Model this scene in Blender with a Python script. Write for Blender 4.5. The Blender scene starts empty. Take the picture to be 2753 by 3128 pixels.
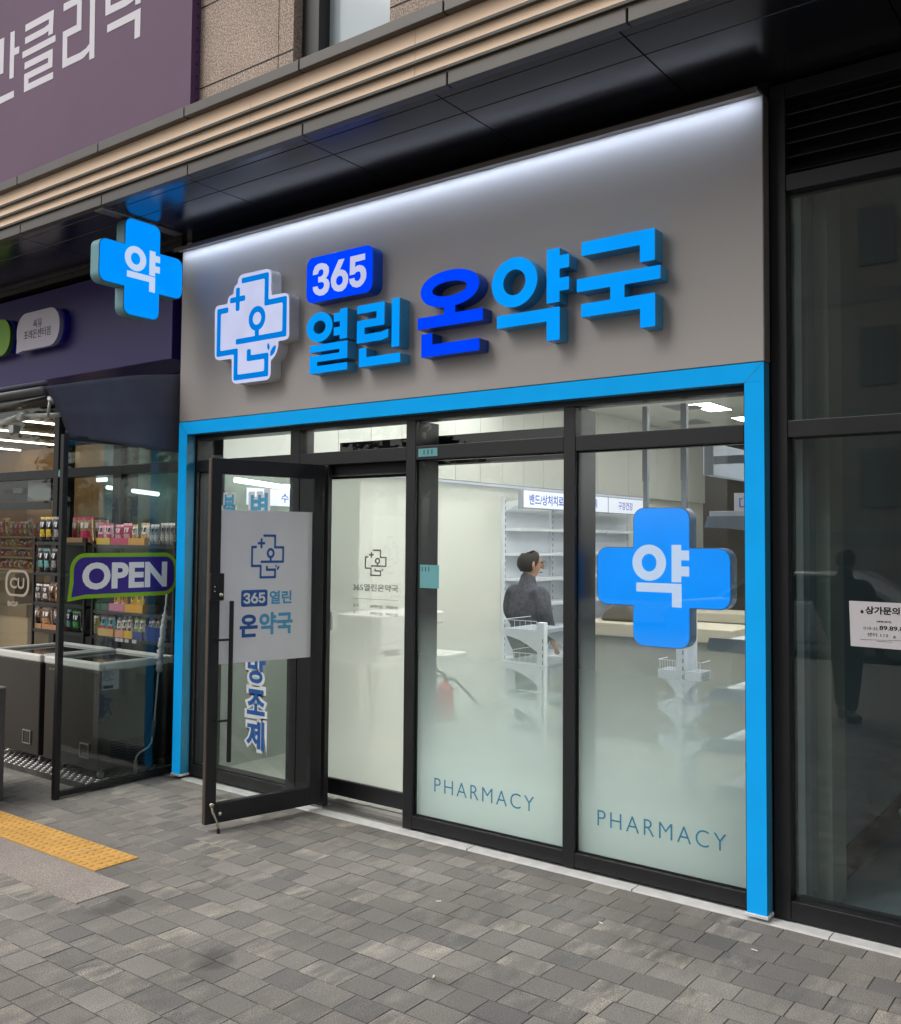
import bpy, bmesh, math, random
from mathutils import Vector, Matrix
random.seed(7)
SC = bpy.context.scene
COL = SC.collection
# ------------------------------------------------------------------ camera, world, sun, exposure
FPX, YAW, PITCH, ROLL = 2925.673, .6427, .0456, .0088
CAM = Vector((5.3416, -4.0866, 1.6)); PPX, PPY = 1376.5-8.436, 1564-46.77
cy, sy, cp, sp = math.cos(YAW), math.sin(YAW), math.cos(PITCH), math.sin(PITCH)
FW = Vector((-sy*cp, cy*cp, sp)); _r = Vector((cy, sy, 0)); _u = _r.cross(FW)
RT = math.cos(ROLL)*_r + math.sin(ROLL)*_u; UP = -math.sin(ROLL)*_r + math.cos(ROLL)*_u
cd = bpy.data.cameras.new('camera'); cam = bpy.data.objects.new('camera', cd); COL.objects.link(cam)
cam.matrix_world = Matrix(((RT.x, UP.x, -FW.x, CAM.x), (RT.y, UP.y, -FW.y, CAM.y), (RT.z, UP.z, -FW.z, CAM.z), (0, 0, 0, 1)))
cd.sensor_width = 36; cd.lens = FPX/3128*36; cd.shift_x = 8.436/3128; cd.shift_y = -46.77/3128
cd.clip_start = .05; cd.clip_end = 2000
SC.camera = cam
SC.view_settings.view_transform = 'Standard'; SC.view_settings.look = 'None'
SC.view_settings.gamma = 1; SC.view_settings.exposure = 0.45
SUN_EL, SUN_AZ = math.radians(52), math.radians(205)
w = bpy.data.worlds.new('World'); SC.world = w; w.use_nodes = True
nt = w.node_tree; bg = nt.nodes['Background']; sky = nt.nodes.new('ShaderNodeTexSky'); sky.sky_type = 'NISHITA'
sky.sun_disc = False; sky.sun_elevation = SUN_EL; sky.sun_rotation = SUN_AZ; sky.dust_density = 4; sky.air_density = 1.2
hs = nt.nodes.new('ShaderNodeHueSaturation'); hs.inputs['Saturation'].default_value = .22
nt.links.new(sky.outputs[0], hs.inputs['Color']); nt.links.new(hs.outputs[0], bg.inputs[0]); bg.inputs[1].default_value = .14
sd = bpy.data.lights.new('sun', 'SUN'); sd.energy = 1.2; sd.angle = math.radians(50); sd.color = (1, .96, .9)
sun = bpy.data.objects.new('sun', sd); COL.objects.link(sun)
sdir = Vector((math.sin(SUN_AZ)*math.cos(SUN_EL), math.cos(SUN_AZ)*math.cos(SUN_EL), math.sin(SUN_EL)))
sun.rotation_euler = sdir.to_track_quat('Z', 'Y').to_euler()
SC.cycles.use_denoising = True
SC.cycles.max_bounces = 10; SC.cycles.transparent_max_bounces = 24; SC.cycles.diffuse_bounces = 4; SC.cycles.glossy_bounces = 4
SC.cycles.sample_clamp_indirect = 6; SC.cycles.caustics_reflective = False; SC.cycles.caustics_refractive = False

# ------------------------------------------------------------------ survey helpers: photo pixel -> point on a real plane
def at(px, py, **k):
    d = FW + (px-PPX)/FPX*RT - (py-PPY)/FPX*UP
    (ax, v), = k.items(); i = 'xyz'.index(ax)
    return CAM + d*((v-CAM[i])/d[i])
def R(x0, y0, w_, ret): s = w_/ret; return lambda a, b, **k: at(x0+a*s, y0+b*s, **k)
rA = R(0, 0, 950, 1799); rB = R(900, 0, 950, 1799); rC = R(1800, 0, 953, 1799); rD = R(0, 700, 600, 1799); rE = R(0, 1150, 600, 1799)
rF = R(0, 1700, 600, 1533); rG = R(550, 1250, 750, 1799); rH = R(550, 1900, 750, 1799); rI = R(1200, 1200, 600, 1635)
rJ = R(1200, 1850, 600, 1533); rK = R(1700, 1150, 700, 1683); rL = R(1700, 1950, 700, 1590); rM = R(200, 1750, 360, 1799)
rN = R(1480, 1680, 240, 943); rO = R(1750, 1840, 550, 1703); rP = R(2080, 1340, 220, 978); rQ = R(2300, 300, 453, 772); rS = R(2300, 1500, 453, 617)
LA = R(920, 890, 340, 1799); LB = R(640, 800, 280, 1467); LC = R(920, 730, 260, 1799); LD = R(1260, 790, 260, 1661)
LE = R(1480, 730, 300, 1799); LF = R(1740, 670, 320, 1799); LG = R(0, 0, 460, 1799); LH = R(0, 900, 240, 1799)
rT = R(1060, 1640, 200, 1572); rU = R(650, 1430, 330, 1799); rV = R(1480, 1480, 280, 1799); rW = R(1800, 1440, 200, 1572); rX = R(2550, 1750, 203, 1383)

# ------------------------------------------------------------------ materials
def lin(c): c /= 255; return c/12.92 if c <= .04045 else ((c+.055)/1.055)**2.4
def S(r, g, b): return (lin(r), lin(g), lin(b), 1)
MATS = {}
def M(name, col, rough=.5, metal=0, spec=.5, var=0, nscale=8, bump=0, bscale=60, coat=0, stretch=(1, 1, 1)):
    m = bpy.data.materials.new(name); m.use_nodes = True; n = m.node_tree; p = n.nodes['Principled BSDF']
    p.inputs['Roughness'].default_value = rough; p.inputs['Metallic'].default_value = metal
    p.inputs['Specular IOR Level'].default_value = spec; p.inputs['Coat Weight'].default_value = coat
    p.inputs['Base Color'].default_value = col
    tc = n.nodes.new('ShaderNodeTexCoord'); mp = n.nodes.new('ShaderNodeMapping'); mp.inputs['Scale'].default_value = stretch
    n.links.new(tc.outputs['Object'], mp.inputs[0])
    if var:
        nz = n.nodes.new('ShaderNodeTexNoise'); nz.inputs['Scale'].default_value = nscale; nz.inputs['Detail'].default_value = 6
        n.links.new(mp.outputs[0], nz.inputs[0])
        mr = n.nodes.new('ShaderNodeMapRange'); mr.inputs[1].default_value = .3; mr.inputs[2].default_value = .7
        mr.inputs[3].default_value = 1-var; mr.inputs[4].default_value = 1+var; n.links.new(nz.outputs[0], mr.inputs[0])
        mx = n.nodes.new('ShaderNodeVectorMath'); mx.operation = 'SCALE'; mx.inputs[0].default_value = col[:3]
        n.links.new(mr.outputs[0], mx.inputs['Scale']); n.links.new(mx.outputs[0], p.inputs['Base Color'])
        rr = n.nodes.new('ShaderNodeMapRange'); rr.inputs[3].default_value = max(.02, rough-var*.25); rr.inputs[4].default_value = min(1, rough+var*.25)
        n.links.new(nz.outputs[0], rr.inputs[0]); n.links.new(rr.outputs[0], p.inputs['Roughness'])
    if bump:
        nb = n.nodes.new('ShaderNodeTexNoise'); nb.inputs['Scale'].default_value = bscale; nb.inputs['Detail'].default_value = 5
        n.links.new(mp.outputs[0], nb.inputs[0])
        bp = n.nodes.new('ShaderNodeBump'); bp.inputs['Strength'].default_value = bump; bp.inputs['Distance'].default_value = .01
        n.links.new(nb.outputs[0], bp.inputs['Height']); n.links.new(bp.outputs[0], p.inputs['Normal'])
    MATS[name] = m; return m
def EM(name, col, strength, rough=.35, base=None, var=0):
    m = M(name, base or col, rough); p = m.node_tree.nodes['Principled BSDF']
    p.inputs['Specular IOR Level'].default_value = .0
    p.inputs['Emission Color'].default_value = col; p.inputs['Emission Strength'].default_value = strength
    if var:
        n = m.node_tree; tc = n.nodes.new('ShaderNodeTexCoord'); nz = n.nodes.new('ShaderNodeTexNoise'); nz.inputs['Scale'].default_value = 6; nz.inputs['Detail'].default_value = 1
        mr = n.nodes.new('ShaderNodeMapRange'); mr.inputs[1].default_value = .3; mr.inputs[2].default_value = .7
        mr.inputs[3].default_value = strength*(1-var); mr.inputs[4].default_value = strength*(1+var)
        n.links.new(tc.outputs['Object'], nz.inputs[0]); n.links.new(nz.outputs[0], mr.inputs[0]); n.links.new(mr.outputs[0], p.inputs['Emission Strength'])
    return m
def glass(name, tint=(.95, .97, .965, 1), f0=.022, gain=.8, rough=0.0):
    m = bpy.data.materials.new(name); m.use_nodes = True; n = m.node_tree; n.nodes.clear()
    out = n.nodes.new('ShaderNodeOutputMaterial'); mix = n.nodes.new('ShaderNodeMixShader'); tr = n.nodes.new('ShaderNodeBsdfTransparent'); gl = n.nodes.new('ShaderNodeBsdfGlossy')
    tr.inputs[0].default_value = tint; gl.inputs['Roughness'].default_value = rough; gl.inputs[0].default_value = (1, 1, 1, 1)
    lw = n.nodes.new('ShaderNodeLayerWeight'); lw.inputs[0].default_value = .5
    pw = n.nodes.new('ShaderNodeMath'); pw.operation = 'POWER'; pw.inputs[1].default_value = 5
    mr = n.nodes.new('ShaderNodeMath'); mr.operation = 'MULTIPLY_ADD'; mr.inputs[1].default_value = gain; mr.inputs[2].default_value = f0
    n.links.new(lw.outputs['Facing'], pw.inputs[0]); n.links.new(pw.outputs[0], mr.inputs[0]); n.links.new(mr.outputs[0], mix.inputs[0])
    n.links.new(tr.outputs[0], mix.inputs[1]); n.links.new(gl.outputs[0], mix.inputs[2]); n.links.new(mix.outputs[0], out.inputs[0])
    MATS[name] = m; return m
def film(name, col, z0, z1, a0, a1, trans=.6):
    m = bpy.data.materials.new(name); m.use_nodes = True; n = m.node_tree; n.nodes.clear()
    out = n.nodes.new('ShaderNodeOutputMaterial'); mix = n.nodes.new('ShaderNodeMixShader'); tr = n.nodes.new('ShaderNodeBsdfTransparent')
    df = n.nodes.new('ShaderNodeBsdfDiffuse'); tl = n.nodes.new('ShaderNodeBsdfTranslucent'); m2 = n.nodes.new('ShaderNodeMixShader'); m2.inputs[0].default_value = trans
    df.inputs[0].default_value = col; tl.inputs[0].default_value = col
    g = n.nodes.new('ShaderNodeNewGeometry'); sx = n.nodes.new('ShaderNodeSeparateXYZ'); mr = n.nodes.new('ShaderNodeMapRange'); mr.interpolation_type = 'LINEAR'
    for i, v in enumerate((z0, z1, a0, a1)): mr.inputs[i+1].default_value = v
    n.links.new(g.outputs['Position'], sx.inputs[0]); n.links.new(sx.outputs[2], mr.inputs[0]); n.links.new(mr.outputs[0], mix.inputs[0])
    n.links.new(df.outputs[0], m2.inputs[1]); n.links.new(tl.outputs[0], m2.inputs[2]); n.links.new(tr.outputs[0], mix.inputs[1]); n.links.new(m2.outputs[0], mix.inputs[2]); n.links.new(mix.outputs[0], out.inputs[0])
    MATS[name] = m; return m

mBlack = M('black_aluminium', (.014, .014, .016, 1), .42, 0, .45, var=.15, nscale=5)
mBlack2 = M('black_gasket', (.006, .006, .007, 1), .6, 0, .3)
mSoffit = M('black_soffit', (.016, .017, .022, 1), .20, 0, 1.0, var=.06, nscale=2)
mPanel = M('grey_panel', S(174, 169, 166), .5, 0, .35, var=.045, nscale=.9, bump=.03, bscale=2)
mPanelSide = M('grey_trim', S(120, 116, 112), .45, 0, .4, var=.05)
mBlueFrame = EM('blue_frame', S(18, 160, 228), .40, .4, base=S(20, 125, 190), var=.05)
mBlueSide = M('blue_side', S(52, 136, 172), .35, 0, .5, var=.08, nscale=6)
mLetLight = EM('light_blue_face', S(6, 152, 250), .72, .4, base=S(0, 50, 90), var=.05)
mLetDark = EM('royal_blue_face', S(0, 66, 255), .74, .4, base=S(0, 14, 70), var=.05)
mLetSideL = M('teal_return', S(62, 150, 196), .35, 0, .5, var=.1)
mLetSideD = M('navy_return', S(4, 66, 160), .3, 0, .5, var=.1)
mWhiteLit = EM('white_lit', S(214, 220, 255), .56, .3, base=S(90, 90, 100), var=.06)
mWhiteLitS = M('white_return', S(205, 203, 206), .4, 0, .5, var=.05)
mBlueLit = EM('logo_blue', S(0, 128, 226), .66, .3, base=S(0, 40, 80))
mLed = EM('led_strip', (.64, .77, 1, 1), 26)
mStone = None
mCapGrey = M('bronze_cap', S(88, 84, 80), .45, .3, .5, var=.08, nscale=4)
mFin = M('bronze_fin', S(74, 72, 66), .5, .2, .4, var=.08, nscale=4)
mWhitePaint = M('white_paint', S(222, 222, 216), .6, 0, .3, var=.03, nscale=2)
mWallInt = M('interior_white', S(222, 224, 216), .8, 0, .2, var=.02, nscale=1)
mBulk = M('bulkhead_grey', S(200, 202, 196), .7, 0, .2, var=.02)
mCeil = M('ceiling_white', S(214, 216, 208), .9, 0, .1, var=.02)
mFloorInt = M('interior_floor', S(158, 160, 152), .4, 0, .4, var=.08, nscale=3)
mDarkWall = M('dark_wall', S(74, 68, 62), .6, 0, .3, var=.1, nscale=2)
mShelf = M('shelf_white', S(225, 230, 238), .45, 0, .4, var=.03)
mShelfGrey = M('shelf_grey', S(150, 158, 168), .45, 0, .4, var=.05)
mSteel = M('brushed_steel', S(178, 176, 172), .38, .9, .5, var=.12, nscale=40, stretch=(1, 30, 30))
mAlu = M('ribbed_alu', S(224, 224, 222), .5, .1, .5, var=.12, nscale=10)
mChrome = M('chrome', S(200, 195, 180), .2, 1, .5)
mBlackPlastic = M('black_plastic', (.01, .01, .011, 1), .35, 0, .5)
mTealPlate = M('teal_plate', S(112, 172, 178), .5, 0, .3, var=.03)
mInk = M('black_ink', (.012, .012, .014, 1), .7, 0, .2)
mPaper = M('paper', S(198, 194, 198), .8, 0, .2, var=.02)
mVinylWhite = M('vinyl_white', S(232, 232, 236), .6, 0, .3, var=.02)
mVinylBlue = M('vinyl_blue', S(46, 96, 170), .5, 0, .3); mSignBlue = M('sign_lettering_blue', S(20, 92, 205), .5, 0, .2)
mVinylCyan = M('vinyl_cyan', S(92, 170, 212), .5, 0, .3)
mVinylGrey = M('vinyl_grey', S(104, 108, 102), .7, 0, .2)
mPharm = M('vinyl_teal', S(62, 146, 184), .6, 0, .2)
mGlass = glass('clear_glass')
mGlassDark = glass('dark_glass', (.80, .87, .88, 1), .06, .92, .012)
mGlassPart = glass('partition_glass', (.80, .84, .83, 1), .035, .8)
mFilm = film('frosted_film', (.75, .88, .86, 1), .34, 1.22, .975, .012)
mFilmDoor = film('frosted_film_door', (.97, .99, .92, 1), .34, 1.3, .975, .36)
mPurple = M('purple_panel', S(48, 34, 104), .45, 0, .4, var=.05)
mBanner = M('purple_banner', S(112, 92, 112), .75, 0, .2, var=.05, nscale=2)
mBannerSide = M('purple_banner_edge', S(88, 58, 98), .6, 0, .3)
mBannerText = M('banner_white', S(218, 215, 222), .7, 0, .2)
mGreen = M('lime_green', S(120, 170, 40), .5, 0, .4)
mBubble = M('bubble_white', S(205, 200, 215), .5, 0, .4, var=.02)
mBubbleSide = M('bubble_blue', S(30, 30, 150), .4, 0, .4)
mFabric = M('awning_fabric', S(88, 90, 104), .8, 0, .25, var=.14, nscale=3, bump=.12, bscale=300)
mWood = M('wood_panel', S(255, 224, 194), .55, 0, .3, var=.05, nscale=3, stretch=(.5, 6, 6))
mTan = M('store_wall', S(222, 176, 126), .6, 0, .3, var=.06, nscale=2)
mFreezer = M('freezer_grey', S(54, 52, 50), .38, .3, .5, var=.06)
mFreezerTop = M('freezer_white', S(205, 205, 200), .4, 0, .5, var=.03)
mRack = M('rack_black', S(44, 46, 46), .45, .2, .5)
mOpenPurple = M('sticker_purple', S(60, 36, 140), .5, 0, .3)
mOpenGreen = M('sticker_green', S(140, 190, 30), .5, 0, .3)
mOpenWhite = M('sticker_white', S(244, 244, 244), .5, 0, .3)
mCeilLight = EM('ceiling_panel_light', (1, .985, .95, 1), 13)
mTube = EM('fluorescent_tube', (.82, 1, .95, 1), 3)
mWarm = EM('warm_linear_light', (1, .86, .68, 1), 11)
mSignLit = EM('sign_lit', S(225, 230, 250), .35, .4, base=S(225, 228, 240))

# ------------------------------------------------------------------ mesh helpers
def tag(o, label=None, cat=None, group=None, kind=None):
    if label: o['label'] = label
    if cat: o['category'] = cat
    if group: o['group'] = group
    if kind: o['kind'] = kind
    return o
def thing(name, label, cat, loc=(0, 0, 0), group=None):
    o = bpy.data.objects.new(name, None); COL.objects.link(o); o.location = loc; o.empty_display_size = .1
    return tag(o, label, cat, group)
class MB:
    def __init__(s): s.v = []; s.f = []; s.mi = []
    def add(s, vs, fs, mi=0):
        k = len(s.v); s.v += [tuple(v) for v in vs]; s.f += [tuple(i+k for i in f) for f in fs]; s.mi += [mi]*len(fs); return s
    def box(s, x0, x1, y0, y1, z0, z1, mi=0):
        if x0 > x1: x0, x1 = x1, x0
        if y0 > y1: y0, y1 = y1, y0
        if z0 > z1: z0, z1 = z1, z0
        return s.add([(x, y, z) for z in (z0, z1) for y in (y0, y1) for x in (x0, x1)],
                     [(0, 2, 3, 1), (4, 5, 7, 6), (0, 1, 5, 4), (2, 6, 7, 3), (0, 4, 6, 2), (1, 3, 7, 5)], mi)
    def prism(s, pts, vec, mi=0):
        n = len(pts); vec = Vector(vec); a = [Vector(p) for p in pts]; b = [p+vec for p in a]
        return s.add(a+b, [tuple(range(n-1, -1, -1)), tuple(range(n, 2*n))]+[(i, (i+1) % n, (i+1) % n+n, i+n) for i in range(n)], mi)
    def tube(s, pts, r, n=10, mi=0, caps=True):
        pts = [Vector(p) for p in pts]; rs = r if isinstance(r, (list, tuple)) else [r]*len(pts); vs = []; fs = []
        for i, p in enumerate(pts):
            d = (pts[min(i+1, len(pts)-1)]-pts[max(i-1, 0)]).normalized()
            a = d.orthogonal().normalized() if i == 0 else (a-d*a.dot(d)).normalized()
            b = d.cross(a)
            vs += [p+rs[i]*(math.cos(t*2*math.pi/n)*a+math.sin(t*2*math.pi/n)*b) for t in range(n)]
        for i in range(len(pts)-1):
            for t in range(n): fs.append((i*n+t, i*n+(t+1) % n, (i+1)*n+(t+1) % n, (i+1)*n+t))
        if caps: fs += [tuple(range(n-1, -1, -1)), tuple(range((len(pts)-1)*n, len(pts)*n))]
        return s.add(vs, fs, mi)
    def lathe(s, prof, c=(0, 0, 0), n=24, mi=0):
        vs = [(c[0]+r*math.cos(t*2*math.pi/n), c[1]+r*math.sin(t*2*math.pi/n), c[2]+z) for r, z in prof for t in range(n)]
        fs = [(i*n+t, i*n+(t+1) % n, (i+1)*n+(t+1) % n, (i+1)*n+t) for i in range(len(prof)-1) for t in range(n)]
        return s.add(vs, fs, mi)
    def build(s, name, mats, parent=None, bevel=0, smooth=False, seg=2):
        me = bpy.data.meshes.new(name); me.from_pydata(s.v, [], s.f)
        for m in (mats if isinstance(mats, (list, tuple)) else [mats]): me.materials.append(m)
        for p, i in zip(me.polygons, s.mi): p.material_index = i
        bm = bmesh.new(); bm.from_mesh(me); bmesh.ops.recalc_face_normals(bm, faces=bm.faces); bm.to_mesh(me); bm.free()
        return place(name, me, parent, bevel, smooth, seg)
def place(name, me, parent=None, bevel=0, smooth=False, seg=2):
    o = bpy.data.objects.new(name, me); COL.objects.link(o)
    if parent:
        o.parent = parent
        L = parent; off = Vector((0, 0, 0))
        while L: off += L.location; L = L.parent
        o.location = -off
    if smooth:
        for p in me.polygons: p.use_smooth = True
    if bevel:
        b = o.modifiers.new('bevel', 'BEVEL'); b.width = bevel; b.segments = seg; b.limit_method = 'ANGLE'; b.angle_limit = math.radians(40)
    return o
def box(name, mat, x0, x1, y0, y1, z0, z1, parent=None, bevel=0): return MB().box(x0, x1, y0, y1, z0, z1).build(name, mat, parent, bevel)
# plane frames: local (a, b, depth) -> world
def FRONT(y): return Matrix(((1, 0, 0, 0), (0, 0, -1, y), (0, 1, 0, 0), (0, 0, 0, 1)))       # (X, Z), depth towards the street
def SIDE(x): return Matrix(((0, 0, 1, x), (1, 0, 0, 0), (0, 1, 0, 0), (0, 0, 0, 1)))          # (Y, Z), depth towards +x
def curve_mesh(cu, frame, depth, mats, crisp=True):
    o = bpy.data.objects.new('tmp', cu); COL.objects.link(o)
    dg = bpy.context.evaluated_depsgraph_get(); me = bpy.data.meshes.new_from_object(o.evaluated_get(dg))
    bpy.data.objects.remove(o); bpy.data.curves.remove(cu)
    me.transform(Matrix.Translation((0, 0, depth/2))); me.materials.clear()
    for m in mats: me.materials.append(m)
    for p in me.polygons: p.material_index = 0 if (p.normal.z > .9 or len(mats) == 1) else 1; p.use_smooth = False
    me.transform(frame); return me
def shape(name, loops, frame, depth, mats, parent=None, bevel=0):
    cu = bpy.data.curves.new('c', 'CURVE'); cu.dimensions = '2D'; cu.fill_mode = 'BOTH'; cu.extrude = depth/2
    for lp in loops:
        sp_ = cu.splines.new('POLY'); sp_.points.add(len(lp)-1); sp_.use_cyclic_u = True
        for i, (a, b) in enumerate(lp): sp_.points[i].co = (a, b, 0, 1)
    me = curve_mesh(cu, frame, depth, mats if isinstance(mats, (list, tuple)) else [mats])
    return place(name, me, parent, bevel)
def text(name, body, a0, a1, b0, b1, frame, depth, mats, parent=None, bold=0, mirror=False, space=1.0):
    cu = bpy.data.curves.new('t', 'FONT'); cu.body = body; cu.size = 1; cu.offset = bold; cu.extrude = depth/2; cu.space_character = space; cu.align_x = 'CENTER'; cu.resolution_u = 4
    me = curve_mesh(cu, Matrix.Identity(4), depth, mats if isinstance(mats, (list, tuple)) else [mats])
    xs = [v.co.x for v in me.vertices]; ys = [v.co.y for v in me.vertices]; x0, x1, y0, y1 = min(xs), max(xs), min(ys), max(ys)
    for v in me.vertices:
        t = (v.co.x-x0)/(x1-x0); t = 1-t if mirror else t
        v.co.x = a0+(a1-a0)*t; v.co.y = b0+(b1-b0)*(v.co.y-y0)/(y1-y0)
    if mirror: me.flip_normals()
    me.transform(frame); return place(name, me, parent)
def snap(pts, tol=.014):
    for k in (0, 1):
        vals = sorted(range(len(pts)), key=lambda i: pts[i][k]); grp = [[vals[0]]]
        for i in vals[1:]:
            (grp[-1].append(i) if pts[i][k]-pts[grp[-1][-1]][k] < tol else grp.append([i]))
        for g in grp:
            m = sum(pts[i][k] for i in g)/len(g)
            for i in g: pts[i][k] = m
    return pts
def px2(reg, pts, y=None, x=None):
    o = []
    for a, b in pts:
        p = reg(a, b, y=y) if y is not None else reg(a, b, x=x)
        o.append([p.x if y is not None else p.y, p.z])
    return o
def ell(cx_, cz_, rx, rz, n=56, p=2.0):
    o = []
    for i in range(n):
        t = 2*math.pi*i/n; c, s_ = math.cos(t), math.sin(t)
        o.append([cx_+rx*math.copysign(abs(c)**(2/p), c), cz_+rz*math.copysign(abs(s_)**(2/p), s_)])
    return o
def ellpx(reg, l, r, t, b, y, p=2.0):
    L, R_, T, B = (reg(*q, y=y) for q in (l, r, t, b)); return ell((L.x+R_.x)/2, (T.z+B.z)/2, (R_.x-L.x)/2, (T.z-B.z)/2, p=p)
def rrect(x0, x1, z0, z1, r, n=7):
    o = []
    for cx_, cz_, a in ((x1-r, z1-r, 0), (x0+r, z1-r, 90), (x0+r, z0+r, 180), (x1-r, z0+r, 270)):
        o += [[cx_+r*math.cos(math.radians(a+90*i/n)), cz_+r*math.sin(math.radians(a+90*i/n))] for i in range(n+1)]
    return o
def roundpoly(pts, r, n=4):
    o = []; N = len(pts)
    for i in range(N):
        p, q, s_ = Vector(pts[i-1]), Vector(pts[i]), Vector(pts[(i+1) % N]); a = (p-q); b = (s_-q)
        rr = min(r, a.length*.45, b.length*.45); a = q+a.normalized()*rr; b = q+b.normalized()*rr
        for k in range(n+1):
            t = k/n; v = a*(1-t)**2+q*2*t*(1-t)+b*t*t; o.append([v.x, v.y])
    return o
def stroke(pl, w_):
    pl = [Vector(p) for p in pl]; L = []; Rr = []
    for i, p in enumerate(pl):
        d0 = (p-pl[i-1]).normalized() if i else (pl[1]-p).normalized(); d1 = (pl[i+1]-p).normalized() if i < len(pl)-1 else d0
        n0 = Vector((-d0.y, d0.x)); n1 = Vector((-d1.y, d1.x)); mm = (n0+n1); mm = mm/mm.length_squared*2 if mm.length > .1 else n0
        e = Vector((0, 0))
        L.append(p+mm*w_/2+e); Rr.append(p-mm*w_/2+e)
    return roundpoly([list(v) for v in L+Rr[::-1]], w_*.35, 3)
def smooth(pts, corners=()):
    o = []; N = len(pts); P_ = [Vector(p) for p in pts]
    for i in range(N):
        if i in corners: o.append(list(P_[i])); continue
        a, q, b = P_[i-1], P_[i], P_[(i+1) % N]; q2 = q+((q-(a+b)/2)*.18)
        o += [list(q2*.72+(a*.28 if i-1 not in corners else a*.28)), list(q2), list(q2*.72+b*.28)]
    return o
def evalmesh(o):
    dg = bpy.context.evaluated_depsgraph_get(); return bpy.data.meshes.new_from_object(o.evaluated_get(dg))
def skin(name, joints, bones, mat, parent=None, levels=2):
    me = bpy.data.meshes.new(name); me.from_pydata([j[0] for j in joints], bones, []); o = bpy.data.objects.new('tmp', me); COL.objects.link(o)
    o.modifiers.new('s', 'SKIN'); sv = me.skin_vertices[0].data
    for i, j in enumerate(joints):
        r = j[1]; sv[i].radius = (r, r) if not isinstance(r, tuple) else r
    sv[0].use_root = True
    sb = o.modifiers.new('ss', 'SUBSURF'); sb.levels = levels; sb.render_levels = levels
    m2 = evalmesh(o); bpy.data.objects.remove(o); m2.materials.clear(); m2.materials.append(mat)
    return place(name, m2, parent, 0, True)
def fuse(name, parts, mat, parent, voxel, sm=6):  # one continuous surface out of several limbs
    bm = bmesh.new()
    for jn, bn in parts:
        o = skin('tmp', jn, bn, mat); bm.from_mesh(o.data); bpy.data.objects.remove(o)
    me = bpy.data.meshes.new('tmp'); bm.to_mesh(me); bm.free(); o = bpy.data.objects.new('tmp', me); COL.objects.link(o)
    r = o.modifiers.new('r', 'REMESH'); r.mode = 'VOXEL'; r.voxel_size = voxel; q = o.modifiers.new('q', 'SMOOTH'); q.factor = .5; q.iterations = sm
    m2 = evalmesh(o); bpy.data.objects.remove(o); m2.materials.clear(); m2.materials.append(mat); return place(name, m2, parent, 0, True)
def dup(root, loc, label=None, group=None):
    r = root.copy(); COL.objects.link(r); r.location = loc
    if label: r['label'] = label
    if group: r['group'] = group
    for ch in list(root.children):
        c = ch.copy(); COL.objects.link(c); c.parent = r
        for g in ch.children:
            d = g.copy(); COL.objects.link(d); d.parent = c
    return r
def geo(m):  # shorthand node tree
    return m.node_tree.nodes, m.node_tree.links

# ------------------------------------------------------------------ SETTING: ground
def stone_mat(name, c0, c1, sc=160, rough=.75):
    m = M(name, c0, rough, 0, .3, bump=.15, bscale=200); n, l = geo(m); p = n['Principled BSDF']
    tc = n.new('ShaderNodeTexCoord'); a = n.new('ShaderNodeTexNoise'); a.inputs['Scale'].default_value = sc; a.inputs['Detail'].default_value = 3
    b = n.new('ShaderNodeTexNoise'); b.inputs['Scale'].default_value = 2.5; r = n.new('ShaderNodeValToRGB')
    r.color_ramp.elements[0].position = .36; r.color_ramp.elements[1].position = .66; r.color_ramp.elements[0].color = c0; r.color_ramp.elements[1].color = c1
    mx = n.new('ShaderNodeMix'); mx.data_type = 'RGBA'; mx.blend_type = 'MULTIPLY'; mx.inputs[0].default_value = .5
    l.new(tc.outputs['Object'], a.inputs[0]); l.new(tc.outputs['Object'], b.inputs[0]); l.new(a.outputs[0], r.inputs[0])
    mr = n.new('ShaderNodeMapRange'); mr.inputs[1].default_value = .3; mr.inputs[2].default_value = .7; mr.inputs[3].default_value = .72; mr.inputs[4].default_value = 1.2
    l.new(b.outputs[0], mr.inputs[0]); l.new(r.outputs[0], mx.inputs[6]); l.new(mr.outputs[0], mx.inputs[7]); l.new(mx.outputs[2], p.inputs['Base Color'])
    return m
mStone = stone_mat('granite_cladding', S(128, 110, 98), S(204, 186, 172), 110)
mSlab = stone_mat('granite_slab', S(124, 115, 109), S(178, 168, 160), 150)
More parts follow.
